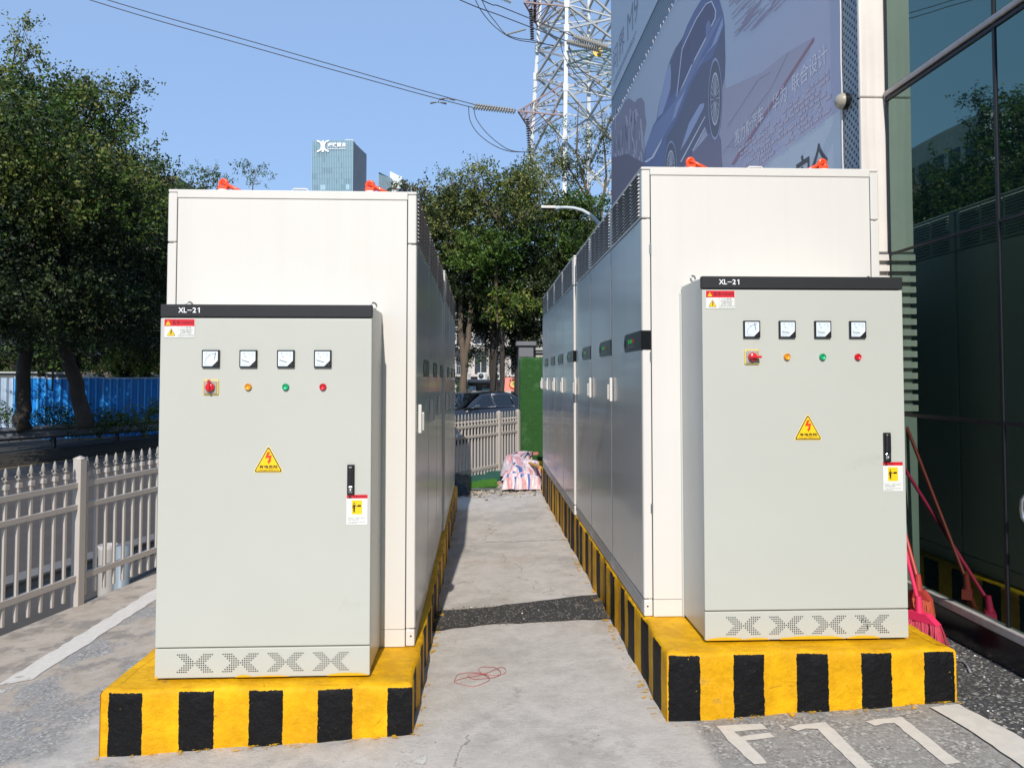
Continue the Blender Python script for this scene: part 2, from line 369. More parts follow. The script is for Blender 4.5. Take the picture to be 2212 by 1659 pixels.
te = MB(); te.add([(-4000, -4000, -4), (4000, -4000, -4), (4000, 4000, -4), (-4000, 4000, -4)], [(0, 1, 2, 3)], pm('far terrain', (.16, .17, .12), .95, var=.3, vs=.02))
tag(te.build('terrain'), kind='structure')
# strip of paving and dirt between the fence edge and the road
pv = MB(); PVM = pm('verge paving', (.20, .19, .18), .9, var=.3, vs=3, bump=.4, bs=50); SAND = pm('sand strip', (.42, .30, .17), .95, var=.2, vs=6)
pts = [(-6.2, -4), (-5.0, 3.2), (-4.6, 5.2), (-4.2, 7.2), (-3.1, 10.0), (-1.6, 12.4), (-.2, 14.4), (1.2, 16.3)]
inn = [(-4.55, -4), (-3.58, 3.2), (-3.22, 5.23), (-2.88, 6.86), (-1.96, 9.3), (-.38, 11.69), (.70, 13.43), (1.64, 15.0)]
for i in range(7):
    (a, b), (c, d) = pts[i], pts[i+1]; (e, f), (h, k) = inn[i], inn[i+1]
    pv.add([(a, b, zr(a, b)+.05), (c, d, zr(c, d)+.05), (h, k, zr(h, k)+.05), (e, f, zr(e, f)+.05)], [(0, 3, 2, 1)], PVM)
    pv.add([(a, b, zr(a, b)), (c, d, zr(c, d)), (c, d, zr(c, d)+.05), (a, b, zr(a, b)+.05)], [(0, 1, 2, 3)], PVM)
tag(pv.build('pavement'), kind='structure')
# far verge with soil bank, and painted edge line
DRT = pm('verge soil', (.030, .025, .018), 1, var=.5, vs=6, bump=.8, bs=20)
bk = MB(); L0 = oy(-260, 1003, 22.8 + -1.6); 
def rl(Xd):  # far road edge in plan: measured along the yellow line
    p0 = oy(0, 986, 22.8); p1 = oy(344, 958, 26.4); t = (Xd - p0.x)/(p1.x - p0.x); return p0.y + (p1.y - p0.y)*t
xs2 = [-30 + 2.0*i for i in range(20)]
ring0 = [(x, rl(x), zr(x, rl(x))+.004) for x in xs2]; ring1 = [(x, rl(x)+.25, zr(x, rl(x))+.12) for x in xs2]; ring2 = [(x, rl(x)+1.6, zr(x, rl(x))+.35) for x in xs2]; ring3 = [(x, rl(x)+12, zr(x, rl(x))+.5) for x in xs2]
n = len(xs2); bk.add(ring0+ring1+ring2+ring3, [(k*n+i, k*n+i+1, (k+1)*n+i+1, (k+1)*n+i) for k in range(3) for i in range(n-1)], DRT)
tag(bk.build('verge'), kind='structure')
ln = MB(); YLN = pm('faded yellow road paint', (.42, .30, .08), .8, var=.3, vs=5)
for i in range(n-1):
    x, x2 = xs2[i], xs2[i+1]; ln.add([(x, rl(x)-.42, zr(x, rl(x)-.42)+.005), (x2, rl(x2)-.42, zr(x2, rl(x2)-.42)+.005), (x2, rl(x2)-.27, zr(x2, rl(x2)-.27)+.005), (x, rl(x)-.27, zr(x, rl(x)-.27)+.005)], [(0, 1, 2, 3)], YLN)
tag(ln.build('road_edge_line'), kind='structure')
dl = MB(); DKA = pm('shade toned asphalt', (.030, .030, .036), .75, var=.2, vs=2)  # shade over the far lane, put into the asphalt colour
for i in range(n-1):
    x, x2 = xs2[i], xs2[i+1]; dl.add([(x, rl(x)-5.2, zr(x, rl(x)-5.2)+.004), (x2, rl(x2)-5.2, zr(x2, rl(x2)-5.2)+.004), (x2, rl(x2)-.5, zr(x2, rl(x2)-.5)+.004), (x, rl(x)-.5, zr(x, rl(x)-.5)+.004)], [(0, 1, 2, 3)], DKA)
tag(dl.build('shade_toned_lane'), kind='structure')

# painted markings and patches on the lot, sheets a few mm above it
def worn(name, col, thr=.40, sc=9, under=(.2, .19, .18)):
    m = bpy.data.materials.new(name); m.use_nodes = True; nt = m.node_tree; b = nt.nodes['Principled BSDF']; N = nt.nodes.new
    g = N('ShaderNodeNewGeometry'); n = N('ShaderNodeTexNoise'); n.inputs['Scale'].default_value = sc; n.inputs['Detail'].default_value = 9; n.inputs['Roughness'].default_value = .75
    lnk(nt, g.outputs['Position'], n.inputs['Vector']); r = N('ShaderNodeMapRange'); r.inputs[1].default_value = thr-.03; r.inputs[2].default_value = thr+.03; lnk(nt, n.outputs[0], r.inputs[0])
    n2 = N('ShaderNodeTexNoise'); n2.inputs['Scale'].default_value = 25; n2.inputs['Detail'].default_value = 6; lnk(nt, g.outputs['Position'], n2.inputs['Vector'])
    rr = N('ShaderNodeMapRange'); rr.inputs[3].default_value = .8; rr.inputs[4].default_value = 1.1; lnk(nt, n2.outputs[0], rr.inputs[0])
    mc = N('ShaderNodeMix'); mc.data_type = 'RGBA'; mc.blend_type = 'MULTIPLY'; mc.inputs[0].default_value = 1; mc.inputs[6].default_value = (*col, 1); lnk(nt, rr.outputs[0], mc.inputs[7])
    lnk(nt, mc.outputs[2], b.inputs['Base Color']); b.inputs['Roughness'].default_value = .8
    tr = N('ShaderNodeBsdfTransparent'); ms = N('ShaderNodeMixShader'); lnk(nt, r.outputs[0], ms.inputs[0]); lnk(nt, tr.outputs[0], ms.inputs[1]); lnk(nt, b.outputs[0], ms.inputs[2])
    lnk(nt, ms.outputs[0], nt.nodes['Material Output'].inputs[0]); return m
WM = worn('worn white road paint', (.66, .605, .53), .33); WM2 = worn('nearly gone white road paint', (.60, .57, .52), .56, 14)
def gpoly(mb, pts, h, m, rough=0, sub=10):
    out = []
    for i in range(len(pts)):
        a, b = pts[i], pts[(i+1) % len(pts)]
        L = math.hypot(b[0]-a[0], b[1]-a[1]); k = max(1, int(L*sub)) if rough else 1
        for j in range(k):
            t = j/k; x = a[0]+(b[0]-a[0])*t + random.uniform(-rough, rough); y = a[1]+(b[1]-a[1])*t + random.uniform(-rough, rough); out.append((x, y, gz(x, y)+h))
    mb.poly(out, m)
mk = MB()
e0, e1 = (-2.62, 4.30), (-2.70, 10.5)
gpoly(mk, [(-2.69, 4.30), (-2.53, 4.36), (-2.53, 10.4), (-2.67, 10.4)], .004, WM, .010, 14)
gpoly(mk, [(-2.78, 3.0), (-2.58, 3.0), (-2.53, 4.42), (-2.66, 4.42)], .004, WM2, .006, 8)
gpoly(mk, [(-.36, 2.6), (-.22, 2.6), (-.22, 3.3), (-.34, 3.3)], .004, WM2, .01, 8)
gpoly(mk, [(.02, 7.33), (.86, 7.22), (.87, 7.27), (.02, 7.39)], .004, worn('scraped white line', (.55, .52, .47), .45, 30), .006, 10)
tag(mk.build('parking_line'), kind='structure')
mk = MB()
F = lambda *a: [(x, y) for x, y in a]
gpoly(mk, F((1.017,3.232),(1.215,3.222),(1.222,3.175),(1.075,3.168),(1.085,3.125),(1.215,3.142),(1.222,3.10),(1.095,3.085),(1.115,2.90),(1.06,2.90),(1.025,3.10)), .004, WM, .003, 30)
for k, dx in ((0, 0), (1, .335)):
    gpoly(mk, F((1.315+dx,3.175),(1.375+dx,3.192),(1.486+dx,3.195),(1.487+dx,2.80),(1.425+dx,2.80),(1.425+dx,3.145),(1.38+dx,3.150),(1.335+dx,3.135)), .004, WM, .003, 30)
gpoly(mk, F((1.985,3.255),(2.12,3.27),(2.165,2.98),(2.17,1.2),(2.02,1.2),(2.015,3.0)), .0085, WM, .003, 20)
tag(mk.build('parking_bay_marking'), kind='structure')
pt = MB()
PAT = pm('black asphalt patch', (.050, .047, .044), .9, var=.4, vs=9, dirt=((.17, .16, .15), 60, .60, .6), bump=.8, bs=110)
gpoly(pt, [(-.34, 4.74), (.0, 4.80), (.4, 4.79), (.86, 4.76), (.87, 5.33), (.4, 5.25), (.0, 5.17), (-.34, 5.17)], .006, PAT, .012, 14)
tag(pt.build('asphalt_patch'), kind='structure')

# ================================================================== PLINTHS
def plinth(name, label, xa, xb, ya, yb, zt, mf, ms, mt, rz=0):
    """rough concrete plinth; origin at front left top corner"""
    mb = MB(); rnd = random.Random(int(xa*100)+5)
    W = xb-xa; D = yb-ya; nxx = max(2, int(W/.05)); nyy = int(D/.06); nz = 7; HB = .55
    def jit(a): return rnd.uniform(-a, a)
    def grid(fn, nu, nv, m):
        vs = [fn(i/nu, j/nv) for j in range(nv+1) for i in range(nu+1)]
        mb.add(vs, [(j*(nu+1)+i, j*(nu+1)+i+1, (j+1)*(nu+1)+i+1, (j+1)*(nu+1)+i) for j in range(nv) for i in range(nu)], m, True)
    def wav(a, b): return .005*math.sin(a*9.1+b*3)+.004*math.sin(a*23+1.3)+.003*math.sin(a*51+b)
    Rr = .018
    prof = [(-HB, 0), (-.3, 0), (-.2, 0), (-.1, 0), (-.05, 0), (-.018, 0), (-.006, .005), (0, .018), (.0004, .06)]
    # front, sides: profile swept; (z, inset)
    def edge(x): return (wav(x, 1), .4*wav(x, 5))
    vs = []; N_ = nxx
    for z, ins in prof:
        for i in range(N_+1):
            x = W*i/N_; e = edge(x); vs.append((x if 0 < i < N_ else (ins if i == 0 else W-ins), ins + e[0] + jit(.0015), z + (e[1] if -.03 < z < .0003 else 0)))
    mb.add(vs, [(j*(N_+1)+i, j*(N_+1)+i+1, (j+1)*(N_+1)+i+1, (j+1)*(N_+1)+i) for j in range(len(prof)-1) for i in range(N_)], mf, True)
    for side in (0, 1):
        vs = []
        for z, ins in prof:
            for i in range(nyy+1):
                y = D*i/nyy; e = edge(y+7+side); sx_ = -1 if side else 1
                x = (0 if side == 0 else W) + sx_*(ins + (e[0]+jit(.0015) if 0 < i else 0)); vs.append((x, y if 0 < i else ins, z + (e[1] if -.03 < z < .0003 and i else 0)))
        fsd = [(j*(nyy+1)+i, (j+1)*(nyy+1)+i, (j+1)*(nyy+1)+i+1, j*(nyy+1)+i+1) for j in range(len(prof)-1) for i in range(nyy)]
        if side: fsd = [f[::-1] for f in fsd]
        mb.add(vs, fsd, ms, True)
    vs = [(.02 + (W-.04)*i/20, .02+(D-.02)*j/40, -.0012 + (.0012+.0008*math.sin(i*1.3+j*.7) if 2 < i < 18 and j > 1 else 0)) for j in range(41) for i in range(21)]
    mb.add(vs, [(j*21+i, j*21+i+1, (j+1)*21+i+1, (j+1)*21+i) for j in range(40) for i in range(20)], mt, True)
    mb.add([(0, D, -HB), (W, D, -HB), (W, D, 0), (0, D, 0)], [(0, 3, 2, 1)], mt)
    o = mb.build(name, None, (xa, ya, zt), rz); return tag(o, label, 'plinth', 'striped cabinet plinths')
TOP = stripes('plinth top paint', 'X', 50, 200, .01)
SID = stripes('plinth side stripes', 'Y', .10, .30, .5)
plinth('plinth', 'yellow and black striped concrete plinth under the left cabinet row, beside the iron fence', -1.66, -.305, 3.35, 9.45, .30, stripes('front stripes wide', 'X', .035, .302, .495), SID, TOP, R(.1))
plinth('plinth', 'yellow and black striped concrete plinth under the right cabinet row, beside the glass building', .822, 2.137, 3.305, 10.3, .44, stripes('front stripes narrow', 'X', .008, .290, .48), SID, TOP, R(-.15))
# paint spilled along the foot of both plinths
sp = MB(); SPM = worn('spilled yellow paint', (.80, .44, .01), .585, 22)
for pts_ in ([(-.33, 3.36), (-.265, 3.33), (-.23, 9.4), (-.33, 9.4)], [(.765, 3.28), (.86, 3.33), (.88, 10.2), (.79, 10.2)], [(-1.70, 3.31), (-.25, 3.30), (-.30, 3.37), (-1.62, 3.37)], [(.76, 3.245), (2.16, 3.255), (2.12, 3.32), (.84, 3.32)]):
    gpoly(sp, pts_, .007, SPM)
tag(sp.build('spilled_yellow_paint'), kind='structure')

# ================================================================== SWITCHGEAR CABINETS
def tri_sign(mb, fr, cx, y0, w, h, h0, edge=True):
    """yellow warning triangle with rounded dark border; bottom centre (cx, y0)"""
    def T(k, rad=.1):
        P = [(cx-w/2*k, y0+h*.33*(1-k)), (cx+w/2*k, y0+h*.33*(1-k)), (cx, y0+h*.33*(1-k)+h*k)]
        out = []
        for i in range(3):
            p, a, b = P[i], P[i-1], P[(i+1) % 3]
            for t in (0, .25, .5, .75, 1):
                qa = (p[0]+(a[0]-p[0])*rad, p[1]+(a[1]-p[1])*rad); qb = (p[0]+(b[0]-p[0])*rad, p[1]+(b[1]-p[1])*rad)
                u = 1-t; out.append((u*u*qa[0]+2*u*t*p[0]+t*t*qb[0], u*u*qa[1]+2*u*t*p[1]+t*t*qb[1]))
        return out
    fr.poly(mb, T(1.0), h0, YELP if edge else BRN)
    if edge: fr.poly(mb, T(.93), h0+.0006, BRN)
    fr.poly(mb, T(.83 if edge else .86, .07), h0+.0012, YEL)
def switch_cabinet(label, x, y, z, left, rz=0):
    t = thing('switch_cabinet', label, 'electrical cabinet', (x, y, z), rz, 'grey switchgear cabinets')
    W, H, D = .960, 1.695, .370
    mb = MB(); mb.bbox(.004, W-.004, .022, D, .012, H-.004, .004, XLS, 2); mb.box(.03, W-.03, .03, D-.02, -.002, .02, GAP); mb.build('body', t)
    mb = MB(); mb.bbox(0, W, 0, .022, .1455, 1.632, .0045, XLP, 3); door = mb.build('door', t)
    fr = FR((0, -.001, 0), (1, 0, 0), (0, 0, 1))
    # plinth panel with the four X shaped hole patterns, paint slopped on its foot
    mb = MB(); mb.bbox(0, W, .001, .022, .010, .140, .003, XLP, 2)
    for k, u0 in enumerate((.101, .303, .505, .708)):
        rows = {0: list(range(0, 5))+list(range(12, 17)), 1: list(range(1, 6))+list(range(11, 16)), 2: list(range(2, 7))+list(range(10, 15)), 3: list(range(3, 8))+list(range(9, 14)), 4: list(range(4, 13))}
        for r in range(9):
            for c in rows[min(r, 8-r)]: fr.disc(mb, u0+c*.00965, .1145-r*.0096, .0029, .0004, BLK, 8)
    if left: smears = [(.0, .016, .014), (.36, .43, .016), (.43, .60, .012), (.77, .955, .019)]
    else: smears = [(.005, .18, .020), (.18, .30, .015), (.35, .66, .021), (.665, .82, .019)]
    for a, b, h in smears:
        top = []; k = 14
        for i in range(k+1): s_ = i/k; top.append((a+(b-a)*s_, .0115+(h-.006)*math.sin(math.pi*min(1, max(.04, s_*1.0)))**.45 + random.uniform(-.0012, .0012)))
        fr.poly(mb, [(a, .011), (b, .011)] + top[::-1], .0008, YPT)
    if not left:
        fr.line(mb, .762, .073, .765, .048, .003, .001, BLK); fr.line(mb, .734, .083, .738, .100, .003, .001, BLK); fr.line(mb, .738, .100, .744, .096, .002, .001, BLK); fr.line(mb, .752, .092, .757, .084, .003, .001, BLK)
    mb.build('vented_plinth_panel', t)
    # header
    mb = MB(); mb.bbox(0, W, -.002, .03, 1.638, H, .002, HDR, 2)
    fh = FR((0, -.0025, 0), (1, 0, 0), (0, 0, 1)); fh.text(mb, 'XL', .080, 1.6565, .0235, .0003, WTX, width=.038, bold=.016); fh.rect(mb, .121, 1.6665, .141, 1.6695, .0003, WTX); fh.text(mb, '2', .144, 1.6565, .0238, .0003, WTX, width=.0165, bold=.016); fh.poly(mb, [(.1725, 1.6565), (.1765, 1.6565), (.1765, 1.680), (.1735, 1.680), (.1665, 1.6755), (.1665, 1.6725), (.1725, 1.6755)], .0003, WTX); mb.build('header', t)
    # warning label
    mb = MB(); fr.rect(mb, .016, 1.541, .156, 1.6285, .0004, LBW)
    for a, b, c, d in ((.018, 1.543, .154, 1.543), (.018, 1.543, .018, 1.595), (.154, 1.543, .154, 1.595), (.080, 1.543, .080, 1.595)): fr.line(mb, a, b, c, d, .0009, .0009, GTX)
    fr.rect(mb, .018, 1.595, .154, 1.627, .0009, RED)
    tri_sign(mb, fr, .036, 1.5985, .026, .024, .0013, False); fr.rect(mb, .0352, 1.604, .0370, 1.614, .003, BRN); fr.rect(mb, .0352, 1.6010, .0370, 1.603, .003, BRN)
    fr.text(mb, '警告', .054, 1.6035, .0165, .0014, REDTX, width=.036, bold=.02); fr.text(mb, 'WARNING', .093, 1.604, .0145, .0014, REDTX, width=.057, bold=.012)
    tri_sign(mb, fr, .049, 1.5505, .040, .035, .0009, False)
    fr.poly(mb, [(.051, 1.578), (.045, 1.567), (.049, 1.568), (.046, 1.559), (.050, 1.5565), (.0525, 1.560), (.0505, 1.5615), (.0535, 1.571), (.0495, 1.570), (.0535, 1.577)], .0032, BRN)
    fr.text(mb, '小心有电', .090, 1.5835, .0085, .0009, GTX, width=.050); fr.text(mb, '本设备只能由专业', .086, 1.5745, .0062, .0009, GTX, width=.060)
    fr.text(mb, '人员操作或维护', .089, 1.5665, .0062, .0009, GTX, width=.053); fr.text(mb, 'ELECTRIC HAZARD', .089, 1.5600, .0040, .0009, GTX, width=.052, bold=.02)
    fr.text(mb, 'Only allows professional', .083, 1.5525, .0046, .0009, GTX, width=.068, bold=.015); fr.text(mb, 'operation and servicing', .083, 1.5462, .0046, .0009, GTX, width=.066, bold=.015)
    mb.build('warning_label', t)
    # meters
    for k, u in enumerate((.2315, .4005, .570, .7375)):
        mb = MB(); mb.bbox(u-.0395, u+.0395, -.013, .001, 1.406, 1.486, .002, BLK, 1)
        fm = FR((u-.0395, -.0135, 1.406), (1, 0, 0), (0, 0, 1))
        face = [(.006, .006), (.047, .006), (.073, .032), (.073, .0735), (.006, .0735)]
        fm.poly(mb, face, .0003, MFC)
        fm.poly(mb, [(.047, .006), (.073, .032), (.056, .030)], .0007, WTX)
        lo = 'V' if k == 0 else 'A'; fm.text(mb, lo, .018, .0600, .008, .0007, GTX)
        if k == 0:
            fm.ring(mb, .060, .018, .046, .046, .0012, .0007, GTX, 22, R(92), R(178))
            for a in range(92, 180, 14): q = R(a); fm.line(mb, .06+.046*math.cos(q), .018+.046*math.sin(q), .06+.041*math.cos(q), .018+.041*math.sin(q), .001, .0009, GTX)
            nd = ((.058, .038, .064, .069) if left else (.0565, .036, .0505, .069))
            fm.line(mb, *nd, .0022, .0012, BLK)
            fm.text(mb, '100', .030, .052, .0038, .0008, GTX); fm.text(mb, '450', .052, .061, .0038, .0008, GTX)
        else:
            for a, b, s_ in ((.041, .061, '300'), (.056, .062, '450'), (.026, .046, '100'), (.055, .052, 'CCC')): fm.text(mb, s_, a, b, .0036, .0008, GTX)
            fm.line(mb, .024, .054, .030, .049, .0009, .0008, GTX)
            nd = ((.012, .034, .046, .024) if left else (.012, .0265, .046, .024)); fm.line(mb, *nd, .0024, .0012, BLK)
            if not left: fm.text(mb, '50', .014, .032, .0034, .0008, GTX)
        fm.text(mb, '42L6-' + lo, .012, .0125, .0030, .0008, GTX, width=.026); fm.disc(mb, .047, .013, .0016, .0008, GTX, 8); fm.disc(mb, .066, .013, .0012, .0008, STL, 8)
        mb.build('meter', t)
    # changeover switch
    mb = MB(); mb.bbox(.197, .267, -.007, .001, 1.281, 1.351, .006, SWY, 2); mb.bbox(.202, .262, -.0095, -.005, 1.286, 1.346, .004, SWG, 2)
    fs_ = FR((.232, -.0097, 1.316), (1, 0, 0), (0, 0, 1))
    for a, b, c, d in ((-.027, 0, -.021, 0), (.021, 0, .027, 0), (0, .021, 0, .027), (0, -.027, 0, -.021)): fs_.line(mb, a, b, c, d, .0014, .0004, GTX)
    sw = mb.build('changeover_switch', t)
    mb = MB(); mb.lathe([(.0, .0), (.021, 0), (.020, .012), (.017, .016), (0, .0165)], (.232, -.009, 1.316), (0, -1, 0), REDP, 20)
    if left: mb.bbox(.2265, .2375, -.040, -.020, 1.301, 1.350, .004, REDP, 2)
    else: mb.bbox(.216, .268, -.040, -.020, 1.3105, 1.3215, .004, REDP, 2)
    kb = mb.build('knob', sw)
    for u, m_, nm in ((.400, AMB, 'amber'), (.5695, GRN, 'green'), (.7385, REDP, 'red')):
        mb = MB(); mb.lathe([(.0, 0), (.0160, 0), (.0160, .006), (.0145, .008)], (u, 0, 1.317), (0, -1, 0), m_, 20)
        mb.lathe([(.0138, .008), (.0132, .013), (.0128, .013), (.0128, .010), (0, .010)], (u, 0, 1.317), (0, -1, 0), m_, 20)
        o = mb.build('pilot_lamp', t); o['label'] = nm + ' pilot lamp'
    # danger triangle
    mb = MB(); tri_sign(mb, fr, .495, .927, .139, .127, .0004)
    A = [(.4905, 1.021), (.5035, 1.021), (.4945, 1.0045), (.5105, 1.0065), (.5045, .984), (.5095, .985), (.4960, .9665), (.4895, .981), (.4945, .980), (.4985, .9955), (.4805, .9930)]
    fr.poly(mb, A, .0025, ARR)
    fr.text(mb, '有电危险', .4545, .9470, .0145, .0025, BRN, width=.0835, bold=.02); fr.text(mb, 'Danger!Electric', .4505, .9335, .0115, .0025, pm('sign olive lettering', (.30, .19, .01), .5), width=.0925, bold=.006)
    mb.build('danger_sign', t)
    # lock handle
    mb = MB(); mb.bbox(.853, .886, -.012, .001, .826, .962, .002, BLK, 1); mb.bbox(.8575, .8815, -.024, -.010, .868, .956, .006, BLK, 2); lk = mb.build('lock_handle', t)
    mb = MB(); mb.bbox(.8590, .8800, -.0165, -.010, .835, .866, .004, CHR, 2); mb.lathe([(0, 0), (.007, 0), (.006, .003), (0, .003)], (.8695, -.0165, .846), (0, -1, 0), STL, 14); mb.build('lock_barrel', lk)
    # operator notice
    mb = MB(); fr.rect(mb, .850, .689, .945, .808, .0004, LBW); fr.rect(mb, .851, .808, .945, .8245, .0004, RED)
    fr.line(mb, .850, .7265, .945, .7265, .0008, .0007, pm('notice seam', (.42, .42, .40), .6))
    fr.poly(mb, [(.857, .8085), (.875, .8085), (.866, .823)], .0008, BLK)
    if left: fr.text(mb, '注意', .878, .811, .010, .0008, REDTX, width=.023); fr.text(mb, 'CAUTION', .904, .8125, .0075, .0008, REDTX, width=.035)
    else: fr.text(mb, '注意', .880, .811, .010, .0008, REDTX, width=.021)
    fr.rect(mb, .874, .736, .921, .800, .0008, YEL)
    bx = .885; fr.disc(mb, bx, .786, .0035, .0013, BLK, 12)
    fr.poly(mb, [(bx-.0072, .779), (bx+.0055, .7795), (bx+.0105, .7725), (bx+.0165, .7720), (bx+.0165, .770), (bx+.0095, .770), (bx+.0045, .7755), (bx+.0040, .763), (bx+.0035, .745), (bx+.0009, .745), (bx+.0003, .762), (bx-.0007, .745), (bx-.0036, .745), (bx-.0042, .765), (bx-.0048, .777), (bx-.0056, .776), (bx-.0062, .7625), (bx-.0084, .7625)], .0013, BLK)
    fr.rect(mb, .9000, .7705, .916, .7785, .0014, BLK)
    fr.text(mb, '禁止操作，（除授权人员操作）', .857, .7160, .0055, .0007, GTX, width=.077); fr.text(mb, '未经许可请禁止操作', .857, .7085, .0055, .0007, GTX, width=.050)
    fr.text(mb, 'To be operated by authorised', .857, .6990, .0046, .0007, GTX, width=.077, bold=.02); fr.text(mb, 'personnel only', .857, .6925, .0046, .0007, GTX, width=.040, bold=.02)
    mb.build('operator_notice', t)
    for u in (.030, .930):
        for yy in (.25,):
            if True:
                mb = MB(); mb.cyl((u, yy, H-.006), (u, yy, H+.006), .007, .007, CHR, 12)
                mb.tube([(u + .0155*math.cos(a)*math.cos(.5), yy + .0155*math.cos(a)*math.sin(.5), H+.020+.0155*math.sin(a)) for a in [2*math.pi*i/20 for i in range(20)]], .0045, STL, 8, True); mb.build('lifting_eye', t)
    mb = MB(); mb.bbox(-.004 if not left else .01, W+(.002 if left else -.01), D+.001, D+.058, 0, 1.640 if left else 1.66, .003, XLS, 2); mb.build('rear_trunking', t)
    return t
switch_cabinet('grey switchgear cabinet on the left plinth, its red rotary switch turned upright', -1.4675, 3.440, .302, True)
switch_cabinet('grey switchgear cabinet on the right plinth, its red rotary switch turned sideways', 1.030, 3.419, .442, False)

